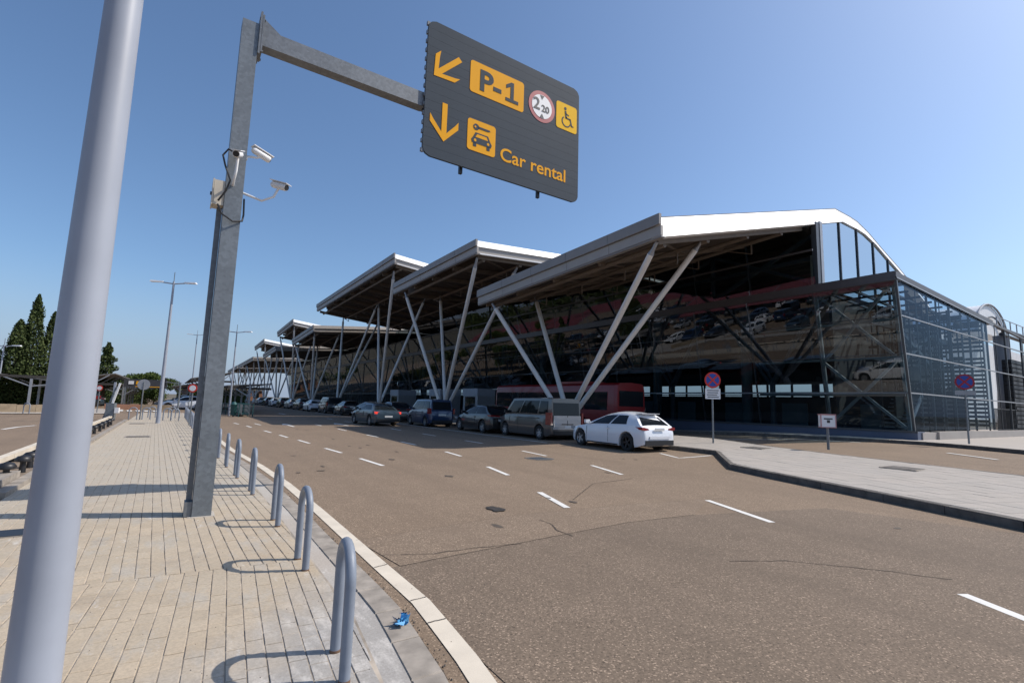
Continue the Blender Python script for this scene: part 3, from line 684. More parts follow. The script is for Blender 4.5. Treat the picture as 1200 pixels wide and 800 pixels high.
# ------------------------------------------------------------------ CCTV on the post
def cctv(label, mount, elbow, head, direction, down=.15):
    t_ = thing('security_camera', label, 'security camera', mount)
    m0 = Vector(mount); e = Vector(elbow) - m0; h = Vector(head) - m0
    MB().path([(0, 0, 0), tuple(e), (e.x * .25 + h.x * .75, e.y * .25 + h.y * .75, e.z * .6 + h.z * .4), tuple(h)], .018, 8).build('bracket', M['white'], t_, 50)
    d = Vector(direction).normalized(); a = h - d * .12 + Vector((0, 0, .05)); b_ = h + d * .15 + Vector((0, 0, .05))
    MB().path([tuple(a), tuple(a + d * .03), tuple(b_ - d * .02), tuple(b_)], 0, 14, rs=[.035, .05, .053, .048]).build('housing', M['white'], t_, 50)
    MB().path([tuple(b_ - d * .001), tuple(b_ + d * .010)], .04, 14).build('lens', M['black'], t_)
    MB().bar(a + Vector((0, 0, .056)), b_ + d * .04 + Vector((0, 0, .056)), .12, .010).build('sunshield', M['white'], t_)
cctv('white bullet camera on the front of the signpost, facing the viewer', (.46, GY - .127, 4.62), (.46, GY - .25, 4.66), (.48, GY - .30, 4.98), (-.2, -.75, -.35))
cctv('upper white bullet camera pointing right from the side of the signpost', (.603, GY, 5.10), (.62, GY, 5.16), (.78, GY - .02, 5.19), (.9, .3, -.22))
cctv('lower white bullet camera on a curved bracket right of the signpost', (.603, GY - .02, 4.58), (.85, GY - .1, 4.50), (1.05, GY - .15, 4.72), (.55, -.6, -.25))
jb = thing('junction_box', 'cream cable junction box strapped to the left side of the signpost', 'junction box', (.325, GY, 4.30))
MB().box((-.085, -.11, 0), (.045, .11, .36)).build('box_body', M['cream'], jb); MB().box((-.105, -.12, -.01), (-.088, .12, .37)).build('box_lid', M['cream'], jb)
MB().box((-.125, -.02, .16), (-.107, .02, .20)).build('lock', M['black'], jb)
cb = MB().path([(.30, GY - .13, 4.3), (.36, GY - .17, 4.16), (.5, GY - .18, 4.08), (.62, GY - .14, 4.12), (.64, GY - .03, 4.25), (.63, GY, 4.5)], .013, 6)
cb.path([(.30, GY - .13, 4.35), (.38, GY - .18, 4.5), (.42, GY - .2, 4.66), (.34, GY - .22, 4.85), (.30, GY - .2, 5.0), (.36, GY - .22, 5.1), (.46, GY - .24, 5.05)], .013, 6)
tag(cb.build('camera_cable', M['black'], None, 60), 'loose black camera cables looping round the signpost', 'cable')

# ------------------------------------------------------------------ road signs on the right
def no_parking(x, y, label, hc=2.68, rz=0, plate=True, dark=False, lean=0):
    z = zg(x, y) + .14
    t_ = thing('no_stopping_sign', label, 'road sign', (x, y, z), rz)
    MB().path([(0, 0, 0), (0, 0, hc + .25)], .035, 12).build('sign_pole', M['galv'], t_, 60)
    f = lambda a, b, d: (a, -.05 - d, b)
    def p(poly, mat, name, d0, d1): MB().prism(poly, f, d0, d1).build(name, M[mat], t_)
    r = .33
    p(disc(0, hc, r), 'red2' if not dark else 'red', 'red_rim', 0, .015)
    p(disc(0, hc, r * .80), 'blue', 'blue_field', .015, .019)
    for s_ in (-1, 1): p(stroke((-r * .56 * s_, hc - r * .56), (r * .56 * s_, hc + r * .56), r * .2), 'red2' if not dark else 'red', 'red_cross', .019 + .001 * s_, .023 + .001 * s_)
    if plate:
        p(rrect(-.31, hc - .78, .31, hc - .35, .03), 'white', 'text_plate', 0, .012)
        for k in range(4): p(stroke((-.24 + .02 * (k % 2), hc - .43 - k * .09), (.24 - .03 * (k % 3), hc - .43 - k * .09), .035), 'ink', 'print_line', .012, .014)
    else: p(rrect(-.34, hc - .56, .34, hc - .38, .02), 'frame_grey', 'text_plate', 0, .012)
no_parking(18.6, 12.75, 'no-stopping sign with white text plate on the corner of the traffic island', 2.58, -.62)
no_parking(28.3, 7.15, 'no-stopping sign with narrow plate at the right, before the dark glass end wall', 2.62, -1.15, False, True)
x, y = 19.9, 8.95
t_ = thing('short_sign', 'short post with small white and pink notice box at the back of the island', 'sign', (x, y, zg(x, y) + .14), -.75)
MB().path([(0, 0, 0), (0, 0, .86)], .045, 10).build('sign_pole', M['galv_dark'], t_, 60)
MB().box((-.25, -.10, .80), (.25, .12, 1.26)).build('notice_box', M['white'], t_)
MB().box((-.262, -.112, 1.235), (.262, .13, 1.275)).build('box_edge', M['pink'], t_)
MB().box((-.262, -.112, .785), (.262, .13, .815)).build('box_edge', M['pink'], t_)
for s_ in (-1, 1): MB().box((s_ * .245 - .014, -.114, .8), (s_ * .245 + .014, -.08, 1.27)).build('box_edge', M['pink'], t_)
MB().box((-.15, -.106, 1.08), (.14, -.101, 1.13)).build('print_line', M['ink'], t_); MB().box((-.05, -.106, .96), (.05, -.101, 1.06)).build('print_line', M['ink'], t_)

# ------------------------------------------------------------------ terminal building
T = thing('terminal_building', 'long dark glass airport terminal with outward leaning facade and glass end wing', 'terminal', (0, 0, 0))
FB, FZ0, FT, FZ1 = 29.15, .9, 28.0, 8.4
def fx(z): return FB + (FT - FB) * (z - FZ0) / (FZ1 - FZ0)
YA, YB = 9.3, 160.0
ROWS = [(.92, 2.7), (2.7, 4.55), (4.55, 6.35), (6.35, 8.0)]
COLS = [9.3, 13.05] + [13.05 + 3.75 * k for k in range(1, 40)]
cache = {}
def pane(y0, y1, z0, z1, xf, mat):
    key = (round(y1 - y0, 3), z0, z1, mat)
    if key not in cache:
        mb = MB(); e = .012; x0, x1 = xf(z0) - xf(z0), xf(z1) - xf(z0); dy = y1 - y0
        mb.add([(x0, e, e), (x0, dy - e, e), (x1, dy - e, z1 - z0 - e), (x1, e, z1 - z0 - e)], [(0, 1, 2, 3)])
        o = mb.build('pane', M[mat], T); cache[key] = o.data
    else: o = link('pane', cache[key], T)
    o.location = (xf(z0), y0, z0)
    r_ = random.Random(int(y0 * 37 + z0 * 11)); o.rotation_euler = (r_.uniform(-.0012, .0012), r_.uniform(-.0015, .0015), r_.uniform(-.0015, .0015))
for a, b_ in zip(COLS[:-1], COLS[1:]):
    for z0, z1 in ROWS: pane(a, b_, z0, z1, fx, 'glass')
for a, b_ in zip(COLS[1:-1], COLS[2:]):
    for z0, z1 in ((8.45, 10.3), (10.3, 12.1)): pane(a, b_, z0, z1, lambda z: 28.5 - (z - 8.45) * .165, 'glass')
mb = MB()
for y in COLS: MB().bar((fx(.92) + .06, y, .92), (fx(8.1) + .06, y, 8.1), .06, .10, (1, 0, 0)).build('mullion', M['mullion'], T)
for y in COLS[2:]: MB().bar((28.58, y, 8.4), (27.98, y, 12.2), .07, .12, (1, 0, 0)).build('mullion', M['mullion'], T)
for z in (2.7, 4.55, 6.35): MB().bar((fx(z) + .05, YA, z), (fx(z) + .05, YB, z), .09, .035 if z != 2.7 else .10).build('transom', M['frame_grey'] if z == 2.7 else M['mullion'], T)
MB().box((27.93, YA - .03, 8.0), (28.6, YB, 8.43)).build('spandrel_band', M['spandrel'], T)
MB().box((28.12, 13.0, 10.36), (28.20, YB, 10.46)).build('transom', M['spandrel'], T)
PZ = .52
MB().box((28.72, YA - .25, .1), (29.6, YB, .9)).build('plinth', M['plinth'], T)
MB().box((28.66, YA - .27, .84), (28.715, YB, .93)).build('plinth_cap', M['mullion'], T)
# end wing wall along +X at y = 9.3: slanted cornice
EX = [fx(.92)] + [32.1, 35.4, 38.7, 42.0, 46, 50, 54]
def ztop(x): return 8.17 - (x - 28) * .036
def end_x(z): return fx(z)
zr = [.95, 2.7, 4.55, 6.35, None]
for i in range(len(EX) - 1):
    for j in range(4):
        za = zr[j]; zb0 = zr[j + 1] if zr[j + 1] else ztop(EX[i]) - .05; zb1 = zr[j + 1] if zr[j + 1] else ztop(EX[i + 1]) - .05
        xa0 = fx(za) if i == 0 else EX[i]; xa1 = fx(zb0) if i == 0 else EX[i]
        if i >= 4: continue
        mb = MB(); e = .015; mb.add([(xa0 + e, 9.3, za + e), (EX[i + 1] - e, 9.3, za + e), (EX[i + 1] - e, 9.3, zb1 - e), (xa1 + e, 9.3, zb0 - e)], [(0, 1, 2, 3)])
        mb.build('pane', M['glass_end'], T)
for i in range(1, len(EX)): MB().box((EX[i] - .035, 9.32, .95), (EX[i] + .035, 9.42, ztop(EX[i]) - .05)).build('mullion', M['mullion'], T)
for x in np.arange(30.5, 54, 3.3): MB().box((x - .015, 9.32, .95), (x + .015, 9.36, ztop(x) - .05)).build('mullion', M['mullion'], T)
for z in (2.7, 4.55, 6.35): MB().box((fx(z) + .02, 9.27, z - .03), (54, 9.34, z + .03)).build('transom', M['frame_grey'], T)
def slant(x0, x1, y0, y1, o0, o1, name_, mat):
    MB().add([(x, y, (8.24 if x < 28 else ztop(x)) + o) for y in (y0, y1) for x, o in ((x0, o0), (x1, o0), (x1, o1), (x0, o1))],
       [(0, 1, 2, 3), (4, 5, 6, 7), (0, 1, 5, 4), (1, 2, 6, 5), (2, 3, 7, 6), (3, 0, 4, 7)]).build(name_, M[mat], T)
slant(27.92, 43, 9.22, 9.6, -.10, .16, 'cornice', 'spandrel'); slant(43.02, 60, 9.3, 9.45, -.02, .12, 'cornice', 'spandrel')
slant(27.95, 43, 9.20, 9.215, -.17, -.11, 'cornice_trim', 'frame_grey')
for y in (10.4, 11.5, 12.6): MB().bar((28.4, y, 8.05), (43, y, ztop(43) - .2), .12).build('roof_beam', M['louvre'], T)
for x in np.arange(30.5, 43, 1.6): MB().bar((x, 9.6, ztop(x) - .2), (x, 13.2, ztop(x) - .2), .10).build('roof_beam', M['louvre'], T)
MB().add([(28.0, 9.6, 8.2), (30.2, 9.6, 8.14), (30.2, 13.6, 8.14), (28.0, 13.6, 8.2)], [(0, 1, 2, 3)]).build('wing_roof', M['roof_metal'], T)
MB().box((29.2, 9.0, .1), (31.0, 9.6, .86)).build('plinth_end', M['fascia_low'], T)
MB().box((31.0, 8.9, .3), (58, 9.2, .90)).build('end_plinth', M['fascia_low'], T)
MB().bar((28.08, 9.3, 8.1), (29.13, 9.3, .92), .10, .10).build('corner_post', M['mullion'], T)
# interior: floor, mezzanine partition, far wall with its window band, ceiling and columns
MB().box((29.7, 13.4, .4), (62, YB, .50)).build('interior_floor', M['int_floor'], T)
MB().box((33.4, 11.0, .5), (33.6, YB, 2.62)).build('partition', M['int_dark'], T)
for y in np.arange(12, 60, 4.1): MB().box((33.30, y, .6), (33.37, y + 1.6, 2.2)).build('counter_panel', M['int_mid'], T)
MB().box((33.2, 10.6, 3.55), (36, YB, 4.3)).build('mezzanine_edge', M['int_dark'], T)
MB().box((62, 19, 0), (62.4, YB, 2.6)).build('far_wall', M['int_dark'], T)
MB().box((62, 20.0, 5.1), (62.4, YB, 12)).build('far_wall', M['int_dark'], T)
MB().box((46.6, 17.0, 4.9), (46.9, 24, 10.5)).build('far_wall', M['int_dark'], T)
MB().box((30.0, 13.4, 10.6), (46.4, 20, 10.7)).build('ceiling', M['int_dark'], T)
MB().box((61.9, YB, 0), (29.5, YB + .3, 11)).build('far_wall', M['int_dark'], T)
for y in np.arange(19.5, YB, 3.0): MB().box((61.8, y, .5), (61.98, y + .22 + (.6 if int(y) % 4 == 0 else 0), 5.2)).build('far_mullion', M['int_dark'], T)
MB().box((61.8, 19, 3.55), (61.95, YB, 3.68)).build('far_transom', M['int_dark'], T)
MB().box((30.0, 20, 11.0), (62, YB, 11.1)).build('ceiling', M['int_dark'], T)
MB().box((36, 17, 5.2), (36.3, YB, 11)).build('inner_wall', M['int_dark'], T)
for k in range(16):
    y = 19.3 + 7.5 * k
    MB().path([(32, y, .5), (32, y, 8.4)], .34, 16).build('round_column', M['int_mid'], T, 50)
for k in range(14):   # dark tree struts just inside the glass
    y = 16.9 + 7.5 * k
    for dy in (-3.4, 3.4):
        MB().path([(30.6, y, 3.3), (30.2, y + dy, 8.2)], .10, 8).build('inner_strut', M['truss_d'], T)
        MB().path([(31.0, y, 3.3), (31.0, y + dy * .75, 8.2)], .09, 8).build('inner_strut', M['truss_d'], T)
    MB().path([(30.8, y, .5), (30.8, y, 3.4)], .16, 10).build('inner_strut', M['truss_d'], T)
for a, b_ in (((29.25, 9.9, 8.1), (29.7, 13.4, 4.4)), ((29.25, 13.4, 8.1), (29.7, 9.9, 4.4)), ((29.7, 9.9, 4.4), (30.1, 13.4, 1.0)), ((29.7, 13.4, 4.4), (30.1, 9.9, 1.0)), ((29.2, 9.8, 8.1), (30.2, 9.8, .9)), ((29.2, 13.4, 8.1), (30.2, 13.4, .9))):
    MB().bar(a, b_, .13, .13).build('brace', M['truss'], T)
for z in (2.62, 4.5, 6.4): MB().bar((29.6, 9.7, z), (29.6, 17, z), .12, .12).build('brace', M['truss'], T)
for k in range(8): MB().box((31.0 + k * .25, 10.2, 1.0 + k * .21), (31.5 + k * .25, 11.4, 1.05 + k * .21)).build('stair_tread', M['truss'], T)
MB().bar((31.0, 10.15, .9), (33.2, 10.15, 2.75), .06, .22).build('stair_stringer', M['truss'], T)
# truss members above the first bay, seen through the upper glass
for a, b_ in (((29.4, 13.6, 11.6), (29.6, 20, 8.9)), ((29.4, 20, 11.8), (29.6, 13.8, 9.0)), ((29.5, 13.5, 10.3), (29.5, 40, 10.3)), ((29.4, 20, 11.6), (29.5, 28, 8.9)), ((29.5, 27.9, 11.2), (29.5, 20.1, 9.0)), ((29.5, 20, 8.8), (29.5, 20, 12))):
    MB().bar(a, b_, .2, .2).build('roof_truss', M['truss_d'], T)
# louvre lattice inside the end wing: three cross screens and the solid lower storey
rl = random.Random(5)
for X_, dens0 in ((34.2, .3), (38.2, .5), (42.2, .72)):
    for k in range(28):
        z = 1.1 + k * .26
        if z > 7.6: break
        yq = 9.6
        while yq < 13.0:
            ln = rl.choice([.5, .9, 1.4])
            if rl.random() < dens0 + (.6 if z < 3.0 else 0) + (.25 if z < 4.7 else 0): MB().box((X_, yq, z), (X_ + .1, min(yq + ln, 13.1), z + .15)).build('louvre', M['louvre'], T)
            yq += ln + .03
    for y in np.arange(9.6, 13.2, .62): MB().box((X_ + .12, y, .5), (X_ + .2, y + .07, 8)).build('lattice_post', M['louvre'], T)
for x in np.arange(31.0, 42.5, 1.9): MB().box((x, 11.2, .5), (x + .12, 11.3, 7.7)).build('lattice_post', M['louvre'], T)
for z in (4.45, 6.35): MB().box((30, 11.1, z), (42.3, 11.25, z + .18)).build('lattice_beam', M['louvre'], T)
for a, b_ in (((33, 11, 4.4), (38, 11, 6.6)), ((33, 11, 6.4), (38.5, 11, 4.2)), ((36, 11, 6.9), (41, 11, 6.0))): MB().bar(a, b_, .2, .2).build('brace', M['truss_d'], T)
MB().box((30.4, 13.15, .5), (42.2, 13.3, 8.2)).build('partition', M['int_dark'], T)
MB().box((31.0, 10.6, .5), (42.2, 10.7, 2.65)).build('partition', M['int_dark'], T)
# gable glazing under the first roof
def roof_z(X, z0, s):
    if X < 32: return z0 + s * (X - 15.8)
    zr_ = z0 + s * 16.2
    return zr_ + float(np.interp(X, [32, 33, 34.9, 36.6, 38.5, 41.2, 44, 47, 50, 54, 60, 64], [0, .03, -.10, -.5, -1.15, -2.0, -3.0, -4.1, -4.8, -5.5, -6.2, -6.5]))
gx = [29.35, 31.6, 33.9, 36.2, 38.4, 40.9]
for a, b_ in zip(gx[:-1], gx[1:]):
    za, zb = roof_z(a, 9.4, .272) - .92, roof_z(b_, 9.4, .272) - .92
    mb = MB(); zbt = 8.48
    n = 5; top = [(a + (b_ - a) * q / n, roof_z(a + (b_ - a) * q / n, 9.4, .272) - .95) for q in range(n + 1)]
    top = [(p_, max(zbt + .02, z_)) for p_, z_ in top]
    mb.add([(a + .03, 13.1, zbt), (b_ - .03, 13.1, zbt)] + [(min(b_ - .03, max(a + .03, p_)), 13.1, z_) for p_, z_ in top[::-1]], [tuple(range(n + 3))]); mb.build('pane', M['glass_sky'], T)
    MB().box((a - .035, 13.03, zbt), (a + .035, 13.12, za + .05)).build('mullion', M['mullion'], T)
    MB().box((a, 13.6, 8.8), (b_, 13.7, 8.8 + max(.1, (zb - 8.8) * .42))).build('inner_blind', M['cream'], T)
MB().box((29.0, 12.95, 8.44), (29.28, 13.3, 12.2)).build('gable_post', M['frame_grey'], T)
MB().box((28.62, 12.98, 8.44), (28.98, 13.25, 12.1)).build('gable_post', M['mullion'], T)

# ------------------------------------------------------------------ stepped canopy modules
def canopy(Y0, Y1, z0, slope, drop, label, bases, tops, white=True, th=.86, detail=True, name='canopy_roof'):
    t_ = thing(name, label, 'canopy', (15.8, Y0, 0), 0, 'stepped roof modules over the terminal kerb')
    XS = [15.8 + 1.35 * k for k in range(13)] + [34, 35, 36.5, 38.5, 41.2, 44, 46.5]
    Z = lambda X, y: roof_z(X, z0, slope) - drop * (y - Y0) / (Y1 - Y0)
    L = Y1 - Y0
    def shell(offa, offb, y0, y1, name_, mat, xs_=XS, smooth=30):
        mb = MB(); nX = len(xs_)
        for y in (y0, y1):
            for o_ in (offa, offb):
                for X in xs_: mb.v.append((X - 15.8, y, Z(X, y + Y0) - o_))
        a = lambda j, o_, i: j * 2 * nX + o_ * nX + i
        for i in range(nX - 1):
            mb.f += [(a(0, 0, i), a(0, 0, i + 1), a(1, 0, i + 1), a(1, 0, i)), (a(0, 1, i), a(0, 1, i + 1), a(1, 1, i + 1), a(1, 1, i)),
                     (a(0, 0, i), a(0, 0, i + 1), a(0, 1, i + 1), a(0, 1, i)), (a(1, 0, i), a(1, 0, i + 1), a(1, 1, i + 1), a(1, 1, i))]
        mb.f += [(a(0, 0, 0), a(1, 0, 0), a(1, 1, 0), a(0, 1, 0)), (a(0, 0, nX - 1), a(1, 0, nX - 1), a(1, 1, nX - 1), a(0, 1, nX - 1))]
        return mb.build(name_, M[mat], t_, smooth)
    shell(0, .10, .56 if white == 2 else .36, L - .12, 'roof_skin', 'roof_metal')
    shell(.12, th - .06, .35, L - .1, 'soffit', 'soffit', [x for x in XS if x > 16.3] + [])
    def tilted(offa, offb, lean, name_, mat):
        mb = MB(); nX = len(XS)
        for o_, y in ((offa, lean), (offb, 0), (offb, lean + .1), (offa, lean + .1)):
            for X in XS: mb.v.append((X - 15.8, y, Z(X, y + Y0) - o_))
        for r_ in range(4):
            q = ((r_ + 1) % 4) * nX
            for i in range(nX - 1): mb.f.append((r_ * nX + i, r_ * nX + i + 1, q + i + 1, q + i))
        mb.f += [(0, nX, 2 * nX, 3 * nX), tuple(k * nX + nX - 1 for k in range(4))]
        return mb.build(name_, M[mat], t_, 30)
    # gable fascias
    if white == 2:
        tilted(-.02, th + .06, .42, 'gable_fascia', 'white_roof'); shell(-.045, -.02, .40, .52, 'roof_trim', 'roof_metal')
    else:
        tilted(-.02, th * .52, .2, 'gable_fascia', 'white_roof' if white else 'roof_metal')  # low modules' gables in darker metal: shadow of the higher roof put into colour
        shell(th * .54, th + .0, .10, .2, 'gable_fascia', 'fascia_low'); shell(th + .0, th + .07, .02, .22, 'roof_trim', 'white_roof' if white else 'roof_metal')
    # street side fascia: two stepped bands
    def band(x0, x1, o0, o1, name_, mat):
        mb = MB(); mb.add([(x, y, Z(15.8, Y0 + y) - o) for y in (0, L) for x, o in ((x0, o0), (x1, o0), (x1, o1), (x0, o1))],
                          [(0, 1, 2, 3), (4, 5, 6, 7), (0, 1, 5, 4), (1, 2, 6, 5), (2, 3, 7, 6), (3, 0, 4, 7)]); return mb.build(name_, M[mat], t_)
    band(-.14, 0, -.05, .40, 'street_fascia', 'roof_metal'); band(-.04, .10, .42, th - .02, 'street_fascia', 'fascia_low'); band(-.02, .22, th, th + .06, 'roof_trim', 'roof_metal')
    for k in range(1, int(L / 2.9)):
        y = L * k / int(L / 2.9); z = Z(15.8, Y0 + y)
        MB().box((-.146, y - .008, z - .39), (-.141, y + .008, z + .04)).build('fascia_seam', M['mullion'], t_); MB().box((-.046, y - .008, z - th + .03), (-.041, y + .008, z - .43)).build('fascia_seam', M['mullion'], t_)
    if detail:
        nb = max(2, int(round(L / 3.75)))
        for k in range(nb + 1):
            y = .5 + (L - 1.0) * k / nb
            pts = [(X - 15.8, y, Z(X, y + Y0) - th - .12) for X in (16.1, 20, 24, 28.0)]
            mb = MB()
            for a, b_ in zip(pts[:-1], pts[1:]): mb.bar(a, b_, .16, .30)
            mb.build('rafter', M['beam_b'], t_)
        for X in (16.6, 19.6, 22.8, 26):
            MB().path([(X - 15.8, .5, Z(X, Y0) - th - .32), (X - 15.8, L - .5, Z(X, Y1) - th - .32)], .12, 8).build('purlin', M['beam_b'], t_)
        for X in (19.6, 26):
            for k in range(nb):
                y = .5 + (L - 1) * (k + .5) / nb; z = Z(X, Y0 + y) - th
                MB().bar((X - 15.8, y, z - .3), (X - 15.8, y, z - .95), .06).build('hanger', M['beam_b'], t_)
                MB().bar((X - 15.8, y, z - .95), (X - 15.8, y + 1.8, z - .35), .05).build('hanger', M['beam_b'], t_)
        for k in range(nb):   # diagonal wind bracing
            y = .5 + (L - 1) * k / nb; y2 = .5 + (L - 1) * (k + 1) / nb
            MB().bar((.6, y, Z(16.4, Y0 + y) - th - .2), (6.8, y2, Z(22.6, Y0 + y2) - th - .2), .08).build('wind_brace', M['beam_b'], t_)
    for bx_, by_, bz in bases:
        MB().lathe([(.42, .12), (.42, .5), (.24, bz), (.001, bz)], n=14, o=(bx_ - 15.8, by_ - Y0, 0)).build('strut_base', M['strut'], t_, 40)
    for (b3, tp3) in tops:
        a = Vector(b3) - Vector((15.8, Y0, 0)); b_ = Vector(tp3) - Vector((15.8, Y0, 0)); d = (b_ - a)
        st = MB().path([tuple(a), tuple(a + d * .05), tuple(a + d * .93)], 0, 14, rs=[.09, .135, .135]).build('strut', M['strut'], t_, 50)
        MB().path([tuple(a + d * .93), tuple(a + d * .95), tuple(a + d * .985)], 0, 10, rs=[.135, .08, .08]).build('strut_head', M['frame_grey'], st, 40)
    return t_
bX = 17.8
def four(Yb, Y0, Y1, z0, s, drop, X1=19.6, zb=.95, y_in=.35, y_out=1.2):
    Z = lambda X, y: roof_z(X, z0, s) - drop * (y - Y0) / (Y1 - Y0) - .86 - .05
    return [((bX - .15, Yb - .2, zb), (16.05, Y0 + y_in, Z(16.05, Y0))), ((bX - .15, Yb + .2, zb), (16.05, Y1 - y_out, Z(16.05, Y1))),
            ((bX + .15, Yb - .1, zb), (X1, Y0 + y_in + .25, Z(X1, Y0))), ((bX + .15, Yb + .1, zb), (X1, Y1 - y_out + .3, Z(X1, Y1)))]
canopy(13.0, 27.6, 9.4, .272, .68, 'nearest canopy roof with broad bright white curved gable edge', [(bX, 21.0, .95)], four(21.0, 13.0, 27.6, 9.4, .272, .68), 2)
canopy(28.0, 43.0, 12.25, .062, .25, 'second canopy roof from the right with thin double white gable band', [(bX, 35.8, 1.1)],
       four(35.8, 28.0, 43.0, 12.25, .062, .25, zb=1.1, y_out=2.0))
canopy(43.1, 72.6, 14.9, -.10, .4, 'highest and longest canopy roof, third from the right', [(bX, 51, 1.2), (bX, 66.4, 1.1)],
       [((bX, 51, 1.2), (19.7, 58.4, 13.2)), ((bX, 66.2, 1.1), (19.7, 58.7, 13.2)), ((bX, 66.6, 1.1), (19.2, 71.6, 13.1)), ((bX + .1, 50.8, 1.2), (22.3, 50.6, 13.1)), ((bX, 50.6, 1.2), (16.1, 44.0, 13.7)), ((bX + .1, 66.8, 1.1), (24, 70.5, 12.9))])
canopy(73.7, 88.4, 11.75, .087, .75, 'low dark canopy roof just left of the highest one', [(bX, 81, 1.1)], four(81, 73.7, 88.4, 11.75, .087, .75, zb=1.1), False)
canopy(89.0, 103.7, 14.5, -.12, .65, 'raised canopy roof peeping over the low dark canopy', [(bX, 96, 1.1)], four(96, 89, 103.7, 14.5, -.12, .65, zb=1.1), True)
canopy(104.2, 119.6, 11.2, .087, .6, 'low dark canopy roof between the two farther raised ones', [(bX, 111.5, 1.1)], four(111.5, 104.2, 119.6, 11.2, .087, .6, zb=1.1), False, detail=False)
canopy(120.0, 134.6, 14.0, -.13, .55, 'far raised canopy roof with sunlit edge, third from the left end', [(bX, 127, 1.1)], four(127, 120, 134.6, 14.0, -.13, .55, zb=1.1), True, detail=False)
canopy(136.0, 169.0, 11.07, .06, .5, 'long low dark canopy roof at the far left end of the terminal', [(bX, 144, 1.1), (bX, 160, 1.1)],
       four(144, 136, 152, 11.07, .06, .25, zb=1.1) + four(160, 152, 169, 10.8, .06, .25, zb=1.1), False, detail=False)
canopy(171.0, 200.0, 10.6, .06, .5, 'farthest canopy roof, a thin dark strip at the end of the row', [(bX, 178, 1.1), (bX, 192, 1.1)],
       four(178, 171, 186, 10.6, .06, .25, zb=1.1) + four(192, 186, 200, 10.4, .06, .25, zb=1.1), False, detail=False)
# rain pipes hanging from the canopies
# entrance vestibules
for k, (y, lab_) in enumerate(((44.5, 'grey boxed entrance vestibule behind the blue-grey sedan'), (53, 'grey boxed entrance vestibule left of the one behind the sedan'), (66, 'dark round entrance drum far along the facade'))):
    t_ = thing('entrance_vestibule', lab_, 'entrance', (25.8, y, .14))
    MB().box((0, 0, 0), (2.6, 3.0, 2.9)).build('vestibule_body', M['frame_grey'], t_)
    MB().box((-.06, -.04, 2.2), (2.6, 3.04, 2.95)).build('vestibule_header', M['pole_grey'], t_)
    MB().box((-.05, .5, .05), (-.01, 1.45, 2.1)).build('glass_door', M['car_glass'], t_); MB().box((-.05, 1.55, .05), (-.01, 2.5, 2.1)).build('glass_door', M['car_glass'], t_)
# airside pieces behind the right end: pipe bridge, pillar, arched jet bridge end, louvred screen
t_ = thing('pipe_bridge', 'dark pipe bridge beyond the right end of the glass wing', 'pipe bridge', (0, 0, 0))
for z in (8.15, 8.65): MB().path([(59.0, 12.2, z + .7), (92, 12.2, z + .7)], .16, 10).build('pipe', M['pipe'], t_, 50)
MB().box((61, 12.8, 9.6), (92, 12.9, 9.66)).build('catwalk', M['pipe'], t_)
for x in np.arange(61, 92, 2.2): MB().box((x, 12.8, 9.66), (x + .08, 12.88, 10.7)).build('rail_post', M['frame_grey'], t_)
MB().box((61, 12.8, 10.7), (92, 12.86, 10.76)).build('handrail', M['frame_grey'], t_)
t_ = thing('airside_pillar', 'tall grey concrete pillar seen past the end of the glass wing', 'pillar', (60.8, 12.6, 0))
MB().lathe([(.75, 0), (.55, 4), (.55, 8.9), (.001, 8.9)], n=18).build('pillar_shaft', M['pillar'], t_, 50)
t_ = thing('jet_bridge', 'white barrel-roofed passenger bridge rising behind the glass wing', 'passenger bridge', (0, 0, 0))
prof = [(math.cos(PI * q / 16) * 4.9, math.sin(PI * q / 16) * 2.9) for q in range(17)]
mb = MB(); mb.prism(prof, lambda a, b, d: (65.4 + a, 14.2 + d, 9.6 + b), 0, 22); mb.build('barrel_roof', M['white'], t_, 30)
MB().path([(65.4 + a * 1.02, 14.1, 9.6 + b * 1.02) for a, b in prof], .10, 6).build('roof_rim', M['frame_grey'], t_)
MB().path([(65.4 + a * .6, 14.0, 9.6 + b * .6) for a, b in prof], .08, 6).build('roof_rim', M['pipe'], t_)
for k in range(22): MB().box((58.5 + k * 1.6, 16.2, 1.2), (60.05 + k * 1.6, 16.35, 9.5)).build('wall_panel', M['white'], t_)
MB().box((58.4, 16.4, 1.0), (94, 20, 9.55)).build('bridge_body', M['fascia_low'], t_)
t_ = thing('louvre_screen', 'black louvred plant screen at the right edge of the picture', 'louvre screen', (48.6, 9.6, 0))
for k in range(17): MB().box((rl.uniform(-.2, .05), 0, .7 + k * .30), (12, .5, .7 + k * .30 + .24)).build('louvre', M['louvre'], t_)
MB().box((.2, .3, .4), (12, .6, 5.7)).build('screen_back', M['louvre'], t_)
mb = MB()
t_ = thing('apron_railing', 'low dark railing with bars between the pillar and the glass wing', 'railing', (43, 9.6, 0))
MB().box((0, 0, 2.2), (6, .05, 2.26)).build('top_rail', M['louvre'], t_); MB().box((0, 0, .9), (6, .05, .95)).build('bottom_rail', M['louvre'], t_)
for k in range(26): MB().box((k * .23, .01, .9), (k * .23 + .03, .04, 2.2)).build('railing_bar', M['louvre'], t_)

